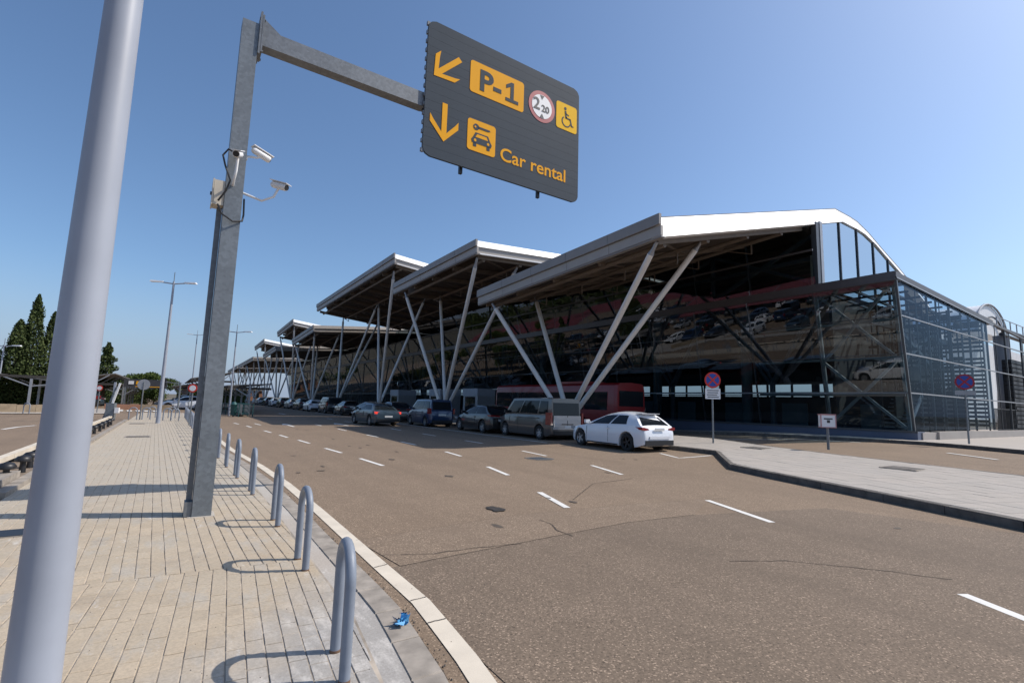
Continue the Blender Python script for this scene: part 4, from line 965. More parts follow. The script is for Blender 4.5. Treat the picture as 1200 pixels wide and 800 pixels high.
# ------------------------------------------------------------------ vehicles
def wheel(parent, x, y, r, side, rim='rim', spokes=5, w=.21):
    t_ = MB().lathe([(r * .62, 0), (r * .92, 0), (r, .03), (r, w - .03), (r * .92, w), (r * .62, w)], 'x', 24)
    o = t_.build('wheel', M['tyre'], parent, 35, (x if side > 0 else x, y, r))
    if side < 0:
        o.scale = (-1, 1, 1)
    mb = MB().lathe([(.001, .05), (r * .6, .05), (r * .66, .005 + w - .02), (r * .60, w - .03), (r * .58, w - .09), (.001, w - .09)], 'x', 20)
    for k in range(spokes):
        a = 2 * PI * k / spokes; mb.bar((w - .05, 0, 0), (w - .035, math.cos(a) * r * .62, math.sin(a) * r * .62), r * .2, .05, (1, 0, 0))
    mb.lathe([(.001, w - .01), (r * .14, w - .02), (r * .14, w - .08)], 'x', 10)
    mb.build('rim', M[rim], o, 35)
    return o
def make_car(name, label, cat, loc, rz, paint, L, W, r, wy, top, belt, cab, H, group=None, rim='rim', rim_r=None, zb=.19, rw=.66, side_split=(.48,), tail='hatch', brake=False, glass_front=True, rear_dark=True,
             tail_poly=None, head=True, spokes=5, side_glass=(.06, .94), bumper_mat='black', crown=.05, narrow_rear=.93):
    """top: [(y,z)] hood/belt/boot line; cab: (yD, yC, yB, yA) belt rear, roof rear, roof front, belt front"""
    t_ = thing(name, label, cat, loc, rz, group)
    ty = [p[0] for p in top]; tz = [p[1] for p in top]
    pw_y = [0, .008 * L, .025 * L, .06 * L, .12 * L, .25 * L, .6 * L, .82 * L, .93 * L, .98 * L, L]; pw = [narrow_rear - .13, narrow_rear - .07, narrow_rear - .01, narrow_rear + .03 if narrow_rear < .96 else .995, .99, 1, 1, .985, .90, .80, .68]
    hw = lambda y: W / 2 * float(np.interp(y, pw_y, pw))
    zt = lambda y: float(np.interp(y, ty, tz))
    ra = r + .065
    ysta = sorted(set([round(v, 4) for v in list(np.linspace(0, L, 34)) + [.012 * L, .04 * L, .06 * L] + [wy[0] + ra * c for c in (-1, -.93, -.75, -.5, -.2, .2, .5, .75, .93, 1)] + [wy[1] + ra * c for c in (-1, -.93, -.75, -.5, -.2, .2, .5, .75, .93, 1)] + ty]))
    def arch(y):
        for w_ in wy:
            if abs(y - w_) < ra - 1e-6: return r + math.sqrt(ra * ra - (y - w_) ** 2)
        return 0
    mb = MB(); nr = 0
    for y in ysta:
        h = hw(y); Zt = zt(y); fr = min(1, (L - y) / .35); rr = min(1, y / .3)
        z0 = zb + .10 * (1 - min(fr, 1)) + .12 * (1 - rr); z0 = min(z0, Zt - .1)
        ar = arch(y); za = max(z0, ar); za = min(za, Zt - .07)
        zm = max(za + .02, z0 + (Zt - z0) * .42); zs = max(za + .04, z0 + (Zt - z0) * .8); zm = min(zm, Zt - .045); zs = min(max(zs, zm + .01), Zt - .03)
        ring = [(0, z0), (.60 * h, z0), (.602 * h, za), (.975 * h, za), (h, max(za + .012, min(zm, za + .1))), (h, zm + .005), (.985 * h, zs), (.945 * h, Zt - .012), (.88 * h, Zt), (.5 * h, Zt + .02), (0, Zt + .028)]
        nr = len(ring)
        mb.v += [(a, y, b) for a, b in ring] + [(-a, y, b) for a, b in ring[-2:0:-1]]
    nn = 2 * nr - 2
    for i in range(len(ysta) - 1):
        for j in range(nn):
            a = i * nn + j; b_ = i * nn + (j + 1) % nn; mb.f.append((a, b_, b_ + nn, a + nn))
    mb.f.append(tuple(range(nn))); mb.f.append(tuple(range((len(ysta) - 1) * nn, len(ysta) * nn)))
    body = mb.build('body', paint, t_, 32)
    # cabin
    yD, yC, yB, yA = cab; nu = 10
    def side_pt(u, v):
        yb = yD + (yA - yD) * u; yr = yC + (yB - yC) * u
        zr_ = H - crown - (.06 * max(0, (u - .7) / .3) + .05 * max(0, (.3 - u) / .3)) * (1 if tail != 'van' else .3)
        b0 = Vector((hw(yb) * .935, yb, zt(yb) - .02)); r0 = Vector((W / 2 * rw * (1 - .04 * abs(u - .5)), yr, zr_))
        p = b0.lerp(r0, v); p.x += .045 * math.sin(PI * v) * (1 if tail != 'van' else .6); return p
    mb = MB(); prof_v = [0, .25, .5, .75, .93, 1]
    for i in range(nu + 1):
        u = i / nu; pts = [side_pt(u, v) for v in prof_v]; rt = pts[-1]
        cr = crown * (1 - .5 * abs(2 * u - 1))
        pts += [Vector((rt.x * .82, rt.y, rt.z + cr * .6)), Vector((rt.x * .4, rt.y, rt.z + cr)), Vector((0, rt.y, rt.z + cr * 1.05))]
        mb.v += [tuple(p) for p in pts] + [(-p.x, p.y, p.z) for p in pts[-2::-1]]
    m_ = 2 * len(pts) - 1
    for i in range(nu):
        for j in range(m_ - 1): a = i * m_ + j; mb.f.append((a, a + 1, a + 1 + m_, a + m_))
    mb.f.append(tuple(range(m_))); mb.f.append(tuple(range(nu * m_, nu * m_ + m_)))
    mb.build('cabin', paint, t_, 32)
    # side windows
    cuts = [side_glass[0]] + list(side_split) + [side_glass[1]]
    for s_ in (-1, 1):
        for a, b_ in zip(cuts[:-1], cuts[1:]):
            mb = MB(); n = 4; grid = []
            for iu in range(n + 1):
                for v in (.10, .5, .86):
                    u = a + .015 + (b_ - a - .03) * iu / n
                    p = side_pt(u, v); p.x += .010; grid.append((p.x * s_, p.y, p.z))
            mb.v = grid
            for iu in range(n):
                for jv in range(2): q = iu * 3 + jv; mb.f.append((q, q + 1, q + 4, q + 3))
            mb.build('side_window', M['car_glass'], t_, 40)
    def end_glass(u, name_, z_in, off, v0=.10, v1=.84):
        a = side_pt(u, v0); b_ = side_pt(u, v1); e = off
        mb = MB(); k = z_in
        mb.add([(a.x - k, a.y + e, a.z), (-a.x + k, a.y + e, a.z), (-b_.x + k, b_.y + e, b_.z + .0), (b_.x - k, b_.y + e, b_.z + .0)], [(0, 1, 2, 3)])
        mb.prism([(0, 0)], lambda *q: (0, a.y, a.z), 0, 0) if False else None
        mb.build(name_, M['car_glass'], t_)
    end_glass(0, 'rear_window', .10 if tail != 'van' else .08, -.016, .08 if tail != 'van' else .12, .84)
    end_glass(1, 'windscreen', .08, .016)
    # wheels
    rr_ = rim_r or rim
    for s_ in (-1, 1):
        for k, w_ in enumerate(wy): wheel(t_, s_ * (W / 2 - .235), w_, r, s_, rr_ if (k == 0 and rim_r) else rim, spokes)
    # lights
    tp_ = tail_poly or [(.60, .78), (.93, .80), (.95, .92), (.86, .95), (.62, .90)]
    for s_ in (-1, 1):
        mb = MB(); y0 = .025 if tail != 'van' else -.012; mb.prism([(s_ * min(a, .935 if tail != 'van' else .99) * W / 2, b_) for a, b_ in tp_], lambda a, b_, d: (a, d, b_), y0, y0 + .42); mb.build('tail_light', M['brake'] if brake else M['lamp_red'], t_)
        if head:
            mb = MB(); mb.prism([(s_ * a * W / 2, b_) for a, b_ in [(.5, .62), (.84, .66), (.86, .78), (.52, .73)]], lambda a, b_, d: (a, d, b_), L - .32, L - .02); mb.build('headlight', M['lamp_clear'], t_)
        mb = MB(); pm = side_pt(.93, .08); mb.box((pm.x * s_ - (.02), pm.y - .05, pm.z + .02), (pm.x * s_ + .02, pm.y + .05, pm.z + .12)); 
        mb.box((min(pm.x * s_, (pm.x + .2) * s_), pm.y - .04, pm.z + .03), (max(pm.x * s_, (pm.x + .2) * s_), pm.y + .08, pm.z + .17)); mb.build('mirror', paint if cat != 'van' else M['black'], t_)
        for u in side_split:
            yh = yD + (yA - yD) * u + .12; MB().box((s_ * hw(yh) - .012, yh - .22, zt(yh) - .16), (s_ * hw(yh) + .012, yh - .02, zt(yh) - .13)).build('door_handle', paint, t_)
        mb = MB(); mb.box((s_ * (hw(L / 2) - .012) - .008, wy[0] + ra + .05, zb + .01), (s_ * (hw(L / 2)) , wy[1] - ra - .05, zb + .06)); mb.build('sill_trim', M['black'], t_)
        # door shut lines
        for yq in [yD + (yA - yD) * u for u in side_split] + [wy[1] - ra - .05]:
            if wy[0] + ra < yq < wy[1] - ra + .1:
                MB().box((s_ * hw(yq) - .004, yq - .006, zb + .1), (s_ * hw(yq) + .003, yq + .006, zt(yq) - .06)).build('door_gap', M['black'], t_)
    if rear_dark:
        MB().box((-W * .40, -.022, zb + .08), (W * .40, .2, zb + .26)).build('rear_bumper_insert', M[bumper_mat], t_)
        mb = MB(); mb.box((-W * .36, L - .05, zb + .08), (W * .30, L + .012, zb + .3)); mb.build('front_grille', M['black'], t_)
    return t_
def plate_(t_, y, z, w=.52, h=.11, x=0): MB().box((x - w / 2, y - .012, z - h / 2), (x + w / 2, y + .004, z + h / 2)).build('number_plate', M['plate'], t_)
P_white = car_paint('white_car_paint', (.74, .76, .79)); P_grey = car_paint('greige_van_paint', (.095, .083, .075), .3)
P_black = car_paint('black_car_paint', (.010, .010, .012)); P_blue = car_paint('blue_car_paint', (.010, .035, .095), .2)
P_slate = car_paint('slate_car_paint', (.045, .07, .09), .3); P_dark = car_paint('dark_car_paint', (.022, .025, .032)); P_silver = car_paint('silver_car_paint', (.42, .42, .42), .2)
P_red = plain('red_bus_paint', (.22, .010, .012), .4, var=.05, coat=.3)
hatch_top = [(0, .56), (.03, .80), (.13, .97), (.5, .99), (1.4, .965), (2.6, .93), (3.15, .90), (3.75, .82), (4.1, .72), (4.28, .60)]
# 1 white hatchback
wh = make_car('hatchback', 'white five-door hatchback, the nearest parked vehicle, seen from its rear left', 'car', (15.12, 12.6, 0), -.045, P_white, 4.28, 1.84, .33, (.80, 3.52), hatch_top, .97, (.15, .62, 2.15, 3.30), 1.475,
              rim='rim', rim_r='rim_dark', rw=.60, side_split=(.52,), tail_poly=[(.54, .83), (.80, .80), (.93, .83), (.955, .92), (.80, .915), (.60, .88)], side_glass=(.20, .93), crown=.085)
plate_(wh, -.01, .85, .5, .10); MB().box((-.52, -.03, .5), (.52, -.004, .60)).build('bumper_strip', P_white, wh)  # raised bumper strip in body paint
MB().box((-.47, .42, 1.40), (.47, .72, 1.42)).build('roof_spoiler', P_white, wh)
MB().path([(0, .75, 1.46), (0, .68, 1.62)], .008, 6).build('aerial', M['black'], wh)
# 2 grey van
van_top = [(0, .55), (.02, .70), (.05, 1.12), (.3, 1.16), (3.5, 1.14), (4.1, 1.08), (4.6, .95), (4.88, .74)]
vn = make_car('passenger_van', 'greige passenger van with dark side windows, parked ahead of the white hatchback', 'van', (15.45, 18.25, 0), -.03, P_grey, 4.9, 1.94, .335, (.92, 4.02), van_top, 1.14, (.03, .12, 3.35, 4.15), 1.99,
              rw=.86, side_split=(.26, .66), tail='van', tail_poly=[(.88, .72), (.99, .72), (1.0, 1.28), (.90, 1.28)], side_glass=(.06, .96), crown=.06, narrow_rear=.99, spokes=6)
plate_(vn, -.02, .64, .5, .11, .1)
MB().box((-.82, -.03, .52), (.82, -.005, .60)).build('rear_step', P_silver, vn); MB().box((.0, -.028, .62), (.012, -.014, 1.14)).build('door_gap', M['black'], vn)
mb = MB(); mb.box((-.80, -.022, .61), (-.01, -.012, 1.15)); mb.box((.02, -.022, .61), (.80, -.012, 1.15)); mb.build('rear_door', P_silver, vn)  # rear doors lighter than the body: sunlit tone put into the paint
MB().box((-.34, -.04, .735), (.34, -.018, .775)).build('door_handle', M['black'], vn)
MB().prism([(-.07, 1.0), (0, .92), (.07, 1.0), (0, 1.08)], lambda a, b_, d: (a, -.024 - d, b_), 0, .008).build('badge', M['rim'], vn)
for s_ in (-1, 1): MB().box((s_ * .955 - .012, .9, .98), (s_ * .955 + .012, 3.1, 1.0)).build('slide_rail', M['black'], vn)
# 3 black coupe-like car
bc = make_car('black_crossover', 'black crossover with sloping tail, parked ahead of the greige van', 'car', (15.2, 23.2, 0), -.03, P_black, 4.55, 1.86, .35, (.88, 3.68), [(0, .62), (.03, .9), (.14, 1.05), (1.5, 1.0), (3.3, .98), (4.0, .86), (4.55, .66)], 1.0, (.2, .95, 2.4, 3.4), 1.54, rim='rim', rw=.66,
              tail_poly=[(.30, .90), (.97, .92), (.98, 1.0), (.30, .98)])
plate_(bc, -.01, .72)
# 4 blue MPV
bl = make_car('blue_minivan', 'bright blue compact minivan parked between the black crossover and the sedan', 'car', (14.65, 29.7, 0), -.03, P_blue, 4.35, 1.80, .32, (.78, 3.42), [(0, .6), (.02, .95), (.08, 1.12), (3.0, 1.06), (3.7, .95), (4.35, .68)], 1.05, (.05, .25, 2.7, 3.5), 1.80, rw=.76, side_split=(.34, .66),
              tail_poly=[(.84, .85), (.98, .85), (.99, 1.2), (.88, 1.2)], tail='van')
plate_(bl, -.015, .78)
# 5 sedan in the lane
sd = make_car('sedan', 'blue-grey saloon with lit brake lights driving in the middle of the road', 'car', (11.55, 31.0, 0), .06, P_slate, 4.6, 1.82, .33, (.95, 3.65), [(0, .62), (.03, .92), (.12, .98), (.7, 1.0), (3.2, .96), (4.0, .82), (4.6, .6)], .98, (.55, 1.15, 2.5, 3.35), 1.44, rw=.64, side_split=(.5,), brake=True,
              tail_poly=[(.66, .74), (.95, .76), (.97, .9), (.68, .88)], tail='sedan')
plate_(sd, -.01, .60)
# the rest of the kerbside row
row = [('dark_estate', 'dark estate car parked right behind the driving sedan', bc, 36.9, P_dark, 14.9), ('dark_hatchback', 'dark hatchback with a pale windscreen glint left of the sedan', wh, 43.0, P_dark, 14.9),
       ('dark_hatchback', 'second dark hatchback left of the sedan', wh, 50.0, P_black, 14.9), ('dark_minivan', 'tall dark car with pale side glass next to the far white hatchback', bl, 56.4, P_dark, 14.9),
       ('white_hatchback', 'small far white hatchback among the dark parked cars', wh, 63, P_white, 14.6), ('dark_estate', 'dark car just left of the far white hatchback', bc, 70, P_dark, 14.9),
       ('silver_hatchback', 'far silver car under the low canopies', wh, 77, P_silver, 14.9), ('dark_estate', 'very far dark car under the low canopies', bc, 84, P_black, 14.9), ('white_hatchback', 'tiny white car at the far end of the kerbside row', wh, 92, P_white, 14.9),
       ('dark_hatchback', 'tiny dark car at the far end of the kerbside row', wh, 99, P_dark, 14.9), ('silver_hatchback', 'last tiny silver car under the farthest canopies', wh, 108, P_silver, 14.9)]
def recolour(src, name, label, loc, rz, paint, group):
    o = copy_tree(src, None, label); o.name = name; o.location = loc; o.rotation_euler = (0, 0, rz); o['group'] = group
    for c in children(o):
        if c.type == 'MESH' and c.data.materials and c.data.materials[0].name.endswith('_paint') and c.name.split('.')[0] in ('body', 'cabin', 'mirror', 'door_handle', 'rear_door', 'bumper_strip', 'roof_spoiler', 'rear_step'):
            me = RC_.get((c.data.name, paint.name))
            if not me: me = c.data.copy(); me.materials[0] = paint; RC_[(c.data.name, paint.name)] = me
            c.data = me
    return o
RC_ = {}
for nm, lb, src, y, pt, x in row: recolour(src, nm, lb, (x, y, 0), random.uniform(-.03, .03), pt, 'cars parked along the kerb')
for c_ in (wh, vn, bc, bl): c_['group'] = 'cars parked along the kerb'
# red bus
bus = thing('red_bus', 'dark red coach standing in the lane between the struts and the terminal', 'bus', (22.6, 20.9, .08), 0)
z_ = zg(22, 20); bL, bW, bH = 13.2, 2.5, 2.95
mb = MB(); prf = [(-.97, .35), (-1.0, .5), (-1.0, 1.4), (-.97, 2.5), (-.92, 2.82), (-.8, 2.95), (0, 3.0)]
prf = prf + [(-a, b_) for a, b_ in prf[-2::-1]]
sta = [(0, .93), (.08, .98), (.25, 1), (bL - .4, 1), (bL - .1, .97), (bL, .9)]
for y, k in sta: mb.v += [(a * bW / 2 * k, y, b_ if b_ < 1 else 1 + (b_ - 1) * (.97 + .03 * k)) for a, b_ in prf]
m_ = len(prf)
for i in range(len(sta) - 1):
    for j in range(m_): a = i * m_ + j; b_ = i * m_ + (j + 1) % m_; mb.f.append((a, b_, b_ + m_, a + m_))
mb.f += [tuple(range(m_)), tuple(range((len(sta) - 1) * m_, len(sta) * m_))]
mb.build('body', P_red, bus, 30)
for k in range(6): MB().box((-bW / 2 - .012, .75 + k * 2.03, 1.35), (-bW / 2 + .05, .75 + k * 2.03 + 1.97, 2.42)).build('side_window', M['car_glass'], bus)
for k in range(6): MB().box((bW / 2 - .05, .75 + k * 2.03, 1.35), (bW / 2 + .012, .75 + k * 2.03 + 1.97, 2.42)).build('side_window', M['car_glass'], bus)
MB().box((-1.0, -.03, 1.6), (1.0, .02, 2.5)).build('rear_window', M['car_glass'], bus)
MB().box((-1.1, -.04, .4), (1.1, .0, .62)).build('rear_bumper_insert', M['black'], bus)
for s_ in (-1, 1): MB().box((s_ * 1.02 - .1, -.035, .8), (s_ * 1.02 + .1, .0, 1.3)).build('tail_light', M['lamp_red'], bus)
MB().box((-1.22, bL - .02, 1.1), (1.22, bL + .03, 2.6)).build('windscreen', M['car_glass'], bus)
for s_ in (-1, 1):
    for y in (2.9, 9.9): wheel(bus, s_ * (bW / 2 - .28), y, .48, s_, 'rim', 8, .28)
MB().box((-.8, 3, 2.98), (.8, 6, 3.12)).build('roof_unit', P_red, bus)
mb = MB(); tx = text('letters', '608', .34, M['frame_grey'], bus, (-bW / 2 - .016, 5.2, 1.75), .0, .002); tx.rotation_euler = (0, 0, -PI / 2)
pr = thing('person', 'tiny distant person in light top and dark trousers standing by the grey entrance vestibule', 'person', (24.0, 51.5, .14))
def limb(pts, rs, name_, mat, n=8): MB().path(pts, 0, n, rs=rs).build(name_, mat, pr, 60)
bm_ = MB().path([(0, 0, .82), (0, 0, .95), (0, 0, 1.2), (0, 0, 1.42), (0, 0, 1.5), (0, 0, 1.56), (0, .01, 1.66), (0, .01, 1.74), (0, 0, 1.77)], 0, 12, rs=[.13, .15, .15, .17, .07, .06, .095, .08, .02])
for s_ in (-1, 1):
    bm_.path([(s_ * .17, 0, 1.42), (s_ * .24, .02, 1.15), (s_ * .24, .08, .9), (s_ * .24, .1, .8)], 0, 8, rs=[.055, .045, .035, .03])
    bm_.path([(s_ * .08, 0, .9), (s_ * .1, .02, .48), (s_ * .1, 0, .08), (s_ * .1, .12, .03)], 0, 8, rs=[.085, .06, .045, .035])
bm_.build('body', M['cream'], pr, 60)
for s_ in (-1, 1): limb([(s_ * .08, 0, .92), (s_ * .1, .02, .48), (s_ * .1, 0, .10)], [.095, .07, .06], 'trouser_leg', M['ink'])
# trolley corral
t_ = thing('trolley_rack', 'long teal luggage trolley rack on the far side of the road', 'trolley rack', (5.0, 44.5, 0), .12)
for s_ in (-.5, .5):
    for z in (.35, .65, .95): MB().bar((s_, 0, z), (s_, 6, z), .05).build('rail', M['teal'], t_)
    for y in (0, 1.5, 3, 4.5, 6): MB().bar((s_, y, 0), (s_, y, 1.0), .06).build('rack_post', M['teal'], t_)
for k in range(10):
    o = thing('luggage_trolley', 'luggage trolley pushed into the teal rack beyond the road', 'trolley', (5.0, 44.8 + k * .5, 0), .12, 'luggage trolleys nested in the rack')
    MB().box((-.28, 0, .2), (.28, .7, .26)).build('deck', M['teal'], o); MB().bar((-.28, 0, .2), (-.28, -.05, 1.0), .04).build('handle_post', M['galv'], o); MB().bar((.28, 0, .2), (.28, -.05, 1.0), .04).build('handle_post', M['galv'], o); MB().bar((-.28, -.05, 1.0), (.28, -.05, 1.0), .05).build('handle', M['teal'], o)
t_ = thing('litter_bin', 'slim dark green litter bin at the foot of the slim street lamp', 'litter bin', (4.2, 45.2, 0))
MB().lathe([(.001, .1), (.2, .1), (.24, .9), (.26, .95), (.1, 1.15), (.001, 1.15)], n=14).build('bin_body', M['teal'], t_, 40); MB().path([(0, 0, 0), (0, 0, .2)], .05, 8).build('bin_foot', M['black'], t_)

# ------------------------------------------------------------------ trees
def crown(name, mat, parent, fn, n, s, seed=0):
    rnd = np.random.RandomState(seed); P = fn(rnd, n); k = len(P)
    a = rnd.normal(size=(k, 3)); a /= np.linalg.norm(a, axis=1)[:, None]; b_ = np.cross(a, rnd.normal(size=(k, 3))); b_ /= np.linalg.norm(b_, axis=1)[:, None]
    sz = s * rnd.uniform(.6, 1.4, (k, 1))
    V = np.concatenate([P + a * sz, P + b_ * sz * .6, P - a * sz * .7, P - b_ * sz * .6], 1).reshape(-1, 3)
    me = bpy.data.meshes.new(name); me.from_pydata(V.tolist(), [], [(4 * i, 4 * i + 1, 4 * i + 2, 4 * i + 3) for i in range(k)]); me.materials.append(mat)
    return link(name, me, parent)
def cyp(H, R, seed):
    rr = np.random.RandomState(seed + 50)
    ph = rr.uniform(0, 6.28, 8)
    def f(rnd, n):
        z = H * (rnd.uniform(0, 1, n) ** 1.15) ; t = z / H
        th = rnd.uniform(0, 2 * PI, n)
        R_ = R * (np.clip(t / .12, .5, 1)) * (1 - t) ** .62 * (1 + .16 * np.sin(5 * th + ph[0] + 9 * t) + .13 * np.sin(3 * th + ph[1] - 14 * t) + .10 * np.sin(23 * t + 2 * th))
        r = R_ * (rnd.uniform(.35, 1, n) ** .5) * rnd.uniform(.88, 1.13, n)
        return np.stack([r * np.cos(th), r * np.sin(th), z + .3 + .25 * rnd.normal(size=n) * .3], 1)
    return f
def clumpy(cs, squash=.7):
    def f(rnd, n):
        c = np.array(cs); i = rnd.randint(0, len(c), n); d = rnd.normal(size=(n, 3)); d /= np.linalg.norm(d, axis=1)[:, None]
        r = c[i, 3:4] * rnd.uniform(.5, 1.08, (n, 1)); p = c[i, :3] + d * r * np.array([1, 1, squash]); return p
    return f
def tree(name, label, loc, H, fn, n, s, mat, seed, trunk=.18, th=None, cat='tree'):
    t_ = thing(name, label, cat, loc); th = th or H * .8
    mb = MB().path([(0, 0, 0), (.05, .03, th * .5), (0, 0, th)], 0, 8, rs=[trunk, trunk * .7, trunk * .25])
    rnd = random.Random(seed)
    for k in range(0 if mat is M['fol_dark'] else 7):
        z = th * (.35 + .08 * k); a = rnd.uniform(0, 6.28); q = .22 * H; mb.path([(0, 0, z), (q * math.cos(a) * .5, q * math.sin(a) * .5, z + .3 * q), (q * math.cos(a), q * math.sin(a), z + .9 * q)], 0, 6, rs=[trunk * .4, trunk * .25, trunk * .1])
    mb.build('trunk', M['bark'], t_, 50); crown('crown', mat, t_, fn, n, s, seed); return t_
tree('cypress_tree', 'tallest pointed dark cypress of the clump at the left', (-10.6, 60.8, 0), 9.5, cyp(9.7, 1.25, 1), 9000, .11, M['fol_dark'], 1, th=7)
tree('cypress_tree', 'second cypress, broad and lower, left of the tallest one', (-11.45, 60.3, 0), 7, cyp(7.3, 1.5, 2), 8000, .12, M['fol_dark'], 2, th=6)
tree('cypress_tree', 'cypress beside the big grey column, right of the tallest one', (-9.5, 61.6, 0), 8, cyp(8.4, 1.1, 3), 7000, .11, M['fol_dark'], 3, th=6)
tree('cypress_tree', 'low bushy cypress at the left foot of the clump', (-13.2, 60.4, 0), 5, cyp(5.2, 1.5, 4), 6000, .12, M['fol_dark'], 4, th=3)
def conif(rnd, n):
    z = rnd.uniform(.3, 1, n); th = rnd.uniform(0, 2 * PI, n); layer = .75 + .25 * np.cos(z * 42); r = 2.3 * (1.05 - z) ** .8 * layer * rnd.uniform(.4, 1.05, n) * (1 + .2 * np.sin(3 * th + 20 * z))
    return np.stack([r * np.cos(th), r * np.sin(th), z * 7.4], 1)
tree('conifer_tree', 'single tiered conifer just right of the big grey column', (-6.6, 76, 0), 7.2, conif, 5000, .12, M['fol_dark'], 5, th=7)
rr = random.Random(9)
cs = [(rr.uniform(-3.6, 3.6), rr.uniform(-2, 2), 3.4 + rr.uniform(-.5, .5) - .05 * 0, rr.uniform(.7, 1.1)) for _ in range(16)]
cs = [(a, b_, 4.0 - .11 * a * a + rr.uniform(-.3, .2), r_) for a, b_, c_, r_ in cs]
tree('umbrella_pine', 'broad umbrella pine rising behind the dark overhead direction board', (-3.2, 92, 0), 4.5, clumpy(cs, .6), 9000, .13, M['fol_pine'], 6, th=3.5)
cs = [(rr.uniform(-1, 1), rr.uniform(-1, 1), rr.uniform(.7, 2.6), rr.uniform(.5, .9)) for _ in range(8)]
tree('round_bush', 'rounded green shrub under the overhead direction board', (-1.6, 72, 0), 2.4, clumpy(cs, .9), 4000, .09, M['fol_pine'], 7, .08, 1.4, 'shrub')
for k, (x, y, h, w_) in enumerate(((-36, 118, 6, 4), (-26, 132, 7, 5), (-16, 140, 5, 5), (4, 190, 6, 8), (22, 215, 6, 9))):
    cs = [(rr.uniform(-w_, w_), rr.uniform(-2, 2), h * rr.uniform(.35, .8), rr.uniform(1, 1.8)) for _ in range(10)]
    tree('distant_tree', ['distant broad tree at the left edge behind the sheds', 'distant round tree left of the cypress clump', 'distant tree behind the left parking canopies', 'far low tree at the end of the road', 'far low tree under the farthest canopies'][k], (x, y, 0), h, clumpy(cs, .8), 3500, .22, M['fol_pine'], 20 + k)

# ------------------------------------------------------------------ far left furniture and parking canopies
def shade(x, y, w, l, z, rise, label, mat='shade_top', nb=4, rz=0):
    t_ = thing('parking_canopy', label, 'parking canopy', (x, y, 0), rz, 'dark parking shade canopies')
    mb = MB(); mb.add([(-w / 2, 0, z), (w / 2, 0, z + rise), (w / 2, l, z + rise), (-w / 2, l, z), (-w / 2, 0, z - .1), (w / 2, 0, z + rise - .1), (w / 2, l, z + rise - .1), (-w / 2, l, z - .1)],
                      [(0, 1, 2, 3), (4, 5, 6, 7), (0, 1, 5, 4), (1, 2, 6, 5), (2, 3, 7, 6), (3, 0, 4, 7)]); mb.build('shade_roof', M[mat], t_)
    mb = MB().box((-w / 2, -.05, z - .32), (w / 2, .05, z - .12)); mb.build('end_beam', M['shade_net'], t_)
    for k in range(nb + 1):
        yq = l * k / nb
        MB().bar((0, yq, 0), (0, yq, z + rise / 2 - .1), .16).build('canopy_post', M['frame_grey'], t_)
        MB().bar((0, yq, z - 1.0), (w * .42, yq, z + rise * .9 - .1), .09).build('canopy_brace', M['frame_grey'], t_); MB().bar((0, yq, z - 1.0), (-w * .42, yq, z - .1), .09).build('canopy_brace', M['frame_grey'], t_)
    return t_
shade(-7.5, 64, 5.5, 22, 2.6, .9, 'dark parking shade directly right of the big grey column')
shade(-4.6, 74, 5, 20, 2.3, .7, 'dark parking shade left of the thin round-backed signpost')
shade(-9.5, 56, 5, 14, 2.9, -.6, 'dark parking shade beneath the cypress clump')
shade(3.6, 62, 4.0, 30, 3.3, .9, 'long dark parking shade seen left of the signpost foot')
shade(1.9, 84, 3.6, 30, 2.7, .6, 'lower dark parking shade farther down left of the signpost')
shade(6.0, 52, 3.6, 24, 2.55, .3, 'flat dark shelter roof just right of the signpost beside the slim lamp')
shade(-17, 55, 7, 20, 3.1, .6, 'grey shed roof at the far left edge of the picture', 'shade_top')
# dark filling below the sheds: walls
t_ = thing('low_wall', 'low sandy stone wall in front of the cypress clump', 'wall', (-14.5, 46.8, 0), .33)
for k in range(9): MB().box((k * 1.0, 0, 0), (k * 1.0 + .985, .35, .55 + .02 * (k % 3))).build('stone', M['stone'], t_)
t_ = thing('low_wall', 'low reddish wall with pale top behind the crossing', 'wall', (-5.0, 60.3, 0), .05)
for k in range(6): MB().box((k * .9, 0, 0), (k * .9 + .885, .3, .5)).build('stone', M['terra'] if k < 3 else M['stone'], t_)
ribbon([(-16, 43.4), (-7.0, 46.6), (-3.5, 47.8)], .25, 'far_kerb', M['kerb_white'], .05, None)
strip([(-16, 43.6), (-3.5, 48)], [(-18, 60), (-3.5, 62)], 'far_pavement', M['slab'], .035, follow=False)
for k in range(5): ribbon([(-3.4 + k * .62, 54.4), (-3.6 + k * .62, 57.6)], .36, 'crossing_bar', M['line'], .04, None)
ribbon([(-5.5, 28.6), (-5.35, 30.4), (-5.0, 31.6)], .15, 'lane_dash', M['line'], .004, road); ribbon([(-5.3, 22), (-5.35, 24)], .12, 'lane_dash', M['line'], .004, road); ribbon([(-5.1, 37), (-5.1, 39)], .12, 'lane_dash', M['line'], .004, road)
def hedge(x, y, w, h, label, seed):  # hedges added to fill in the dark below the parking shades
    t_ = thing('hedge', label, 'hedge', (x, y, 0)); rnd0 = np.random.RandomState(seed)
    def f(rnd, n): return np.stack([rnd.uniform(0, w, n), rnd.uniform(-.7, .7, n), h * rnd.uniform(0, 1, n) ** .8 * (1 + .12 * np.sin(rnd.uniform(0, w, n)))], 1)
    crown('hedge_leaves', M['fol_dark'], t_, f, 5000, .16, seed); MB().box((.2, -.4, 0), (w - .2, .4, h * .8)).build('hedge_core', M['fol_dark'], t_)
hedge(-22, 96, 19, 2.3, 'dark hedge added as filling behind the left parking shades, below the umbrella pine', 31)
hedge(1, 118, 12, 2.6, 'dark hedge added as filling at the back of the long shade left of the signpost', 32)
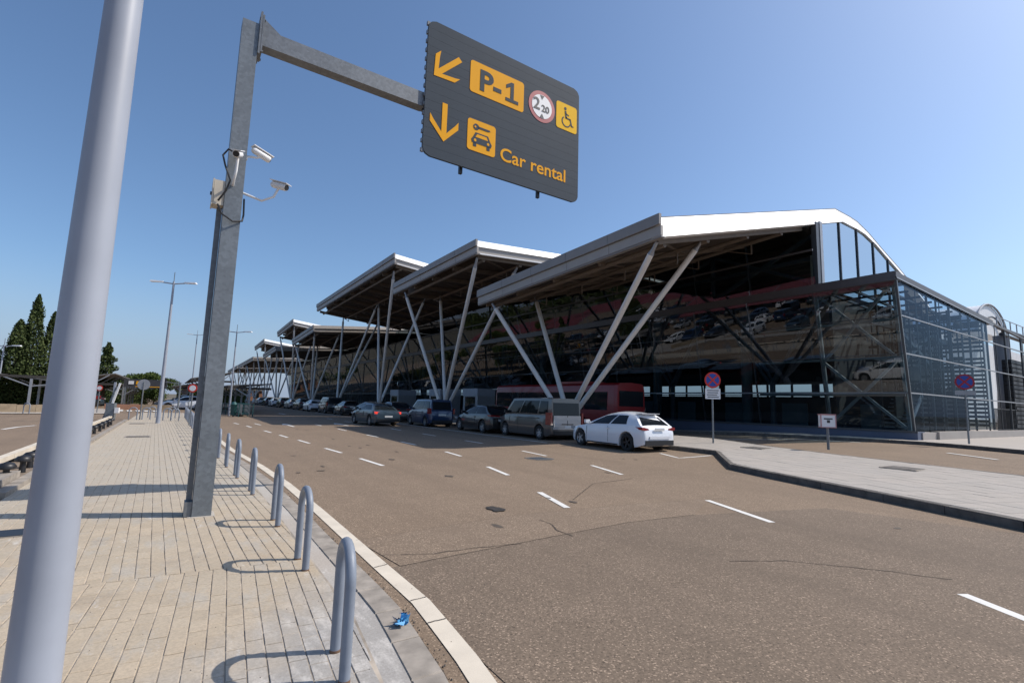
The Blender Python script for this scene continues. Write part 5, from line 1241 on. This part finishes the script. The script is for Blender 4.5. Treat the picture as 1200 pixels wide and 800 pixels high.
# overhead board
t_ = thing('overhead_board', 'dark overhead direction board with two small amber panels, seen far off', 'direction sign', (-2.3, 66.8, 0), -.08)
MB().box((-1.9, 0, 2.15), (1.9, .12, 3.05)).build('board', M['ink'], t_); MB().box((-1.5, -.03, 2.5), (-1.05, 0, 2.85)).build('board_panel', M['white'], t_)
for x in (-.85, -.48): MB().box((x, -.03, 2.5), (x + .33, 0, 2.85)).build('board_panel', M['amber'], t_)  # amber panels are plain painted plates
for x in (-1.7, 1.7): MB().bar((x, .06, 0), (x, .06, 2.2), .12).build('board_post', M['galv'], t_)
MB().box((-.9, -.02, 2.25), (1.4, 0, 2.32)).build('print_line', M['amber'], t_)
# traffic light on a mast arm
t_ = thing('traffic_light', 'traffic light hanging from a thin mast arm left of the signpost', 'traffic light', (.62, 51.7, 0), -.35)
MB().path([(0, 0, 0), (0, 0, 2.6)], .07, 10).build('mast', M['galv'], t_); MB().path([(0, 0, 2.5), (-1.2, 0, 2.6)], .035, 8).build('mast_arm', M['galv'], t_)
MB().box((-1.35, -.1, 2.25), (-1.12, .1, 2.95)).build('signal_head', M['black'], t_)
# round sign seen from the back
t_ = thing('round_sign', 'round grey sign back on a thin pole at the pavement end', 'road sign', (-1.4, 37.9, .03), -.1)
MB().path([(0, 0, 0), (0, 0, 2.25)], .035, 8).build('sign_pole', M['galv_dark'], t_); MB().prism(disc(0, 2.1, .32, 24), lambda a, b_, d: (a, d, b_), 0, .03).build('sign_disc', M['frame_grey'], t_)
def noentry(x, y, h, label, rz=-.3, ring=True):
    t_ = thing('round_sign', label, 'road sign', (x, y, 0), rz)
    MB().path([(0, 0, 0), (0, 0, h)], .035, 8).build('sign_pole', M['galv'], t_)
    MB().prism(disc(0, h, .22, 24), lambda a, b_, d: (a, -.04 - d, b_), 0, .02).build('sign_disc', M['red2'], t_)
    MB().prism(disc(0, h, .15, 24) if ring else rrect(-.16, h - .035, .16, h + .035, .01), lambda a, b_, d: (a, -.06 - d, b_), 0, .01).build('sign_face', M['white'], t_)
noentry(-4.6, 50.5, 1.9, 'red and white round sign just right of the big grey column')
noentry(.95, 31.5, 1.95, 'red-ringed round sign left of the signpost foot behind the hoops')
noentry(1.6, 60, 2.3, 'small far pinkish round sign left of the ringed sign', ring=False)
t_ = thing('barrier_gate', 'raised white and grey parking barrier with slanted arms by the left road', 'barrier', (-2.75, 36.9, 0), -.2)
MB().box((-.2, -.2, 0), (.2, .2, 1.0)).build('barrier_cabinet', M['galv'], t_); MB().bar((.05, -.1, .9), (.32, -.1, 2.15), .09).build('barrier_arm', M['white'], t_); MB().bar((-.35, 0, .0), (.12, 0, 1.9), .06).build('side_frame', M['galv'], t_); MB().bar((.0, .2, 0), (.0, .2, 2.2), .10).build('side_frame', M['pole_grey'], t_)
MB().box((.25, -.3, .45), (.45, -.1, .75)).build('warning_plate', M['white'], t_)
# cars in the left-hand parking
def small_cars(spots, labels=None):
    pts = [P_white, P_dark, P_silver, P_black, P_slate, P_white, P_dark, P_blue]; srcs = [wh, bc, wh, bl]
    for k, (x, y, rz, lb, gp) in enumerate(spots): recolour(srcs[k % 4], ['white_car', 'dark_car', 'silver_car', 'dark_car', 'grey_car', 'white_car', 'dark_car', 'blue_car'][k % 8], lb, (x, y, 0), rz, pts[k % 8], gp)
small_cars([(3.4, 64, 1.57, 'white car parked under the long dark shade left of the signpost', 'cars under the parking shades'), (3.4, 69, 1.57, 'dark car parked under the long dark shade left of the signpost', 'cars under the parking shades'),
            (3.5, 75, 1.57, 'silver car deeper under the long dark shade', 'cars under the parking shades'), (-6, 67, 1.57, 'dark car under the parking shade right of the big column', 'cars under the parking shades'), (-6, 72, 1.57, 'grey car under the parking shade right of the big column', 'cars under the parking shades')])
# car park left of the frame: it shows as reflections in the leaning glass
sp = []
for r_, xx in enumerate((-15.5, -21, -34, -39.5, -53, -58.5)):
    for k in range(15):
        yk_ = 18 + k * 3.1 + (k // 5) * 1.2
        if r_ >= 2: yk_ = 22 + k * 5.6
        if random.random() < .82 and not (yk_ > 56 and xx > -22): sp.append((xx, yk_, 1.57 * (1 if r_ % 2 else -1) + random.uniform(-.04, .04), 'car in the open car park, seen only as a reflection in the terminal glass', 'cars in the open car park'))
small_cars(sp)
for (x, y, l) in ((-26.5, 26, 34), (-46.5, 26, 50), (-64, 60, 70), (-36, 100, 60)):
    shade(x, y, 9, l, 5.4, -2.2, 'red roofed parking shade reflected in the terminal glass', 'red_roof')
strip([(-11, 12), (-11, 60)], [(-8.6, 12), (-8.6, 42)], 'far_verge', M['slab'], .05, follow=False)
for k in range(30):
    x, y = -92 - k * 2.2 + random.uniform(-3, 3), 90 + k * 4.2
    tree('cypress_tree', 'cypress beyond the car park, seen only as a reflection in the terminal glass', (x, y, 0), 9, cyp(random.uniform(10, 14), 1.6, 60 + k), 600, .42, M['fol_dark'], 60 + k, th=5)['group'] = 'cypresses beyond the car park'
t_ = thing('white_shed', 'long pale low building beyond the car park, seen as a reflection', 'building', (-178, 190, 0), .5)
MB().box((0, 0, 0), (8, 50, 6)).build('wall', M['cream'], t_); MB().box((-.3, -.3, 6), (8.3, 50.3, 6.4)).build('roof', M['roof_metal'], t_)
for k in range(11): MB().box((8.0, 2 + k * 4.1, 2), (8.05, 4.6 + k * 4.1, 4)).build('window', M['car_glass'], t_)
def belt(rnd, n):
    u = rnd.uniform(0, 1, n); x = -235 - 60 * np.sin(u * 7); y = -60 + 620 * u; h = 11 + 4 * np.sin(u * 60) + 3 * np.sin(u * 131)
    return np.stack([x + rnd.normal(size=n) * 4, y, h * rnd.uniform(0, 1, n) ** .7], 1)
tag(crown('distant_wood', M['fol_dark'], None, belt, 14000, 1.3, 77), 'dark belt of distant trees far beyond the car park', 'trees', None, 'stuff')
# far building under the canopies
t_ = thing('far_building', 'low terracotta building at the end of the forecourt road', 'building', (10, 205, 0))
MB().box((0, 0, 0), (18, 8, 3.6)).build('wall', M['terra'], t_); MB().box((-.4, -.4, 3.6), (18.4, 8.4, 4.0)).build('roof', M['stone'], t_)
for k in range(6): MB().box((1.2 + k * 2.8, -.06, 1), (2.8 + k * 2.8, -.003, 2.6)).build('window', M['car_glass'], t_)
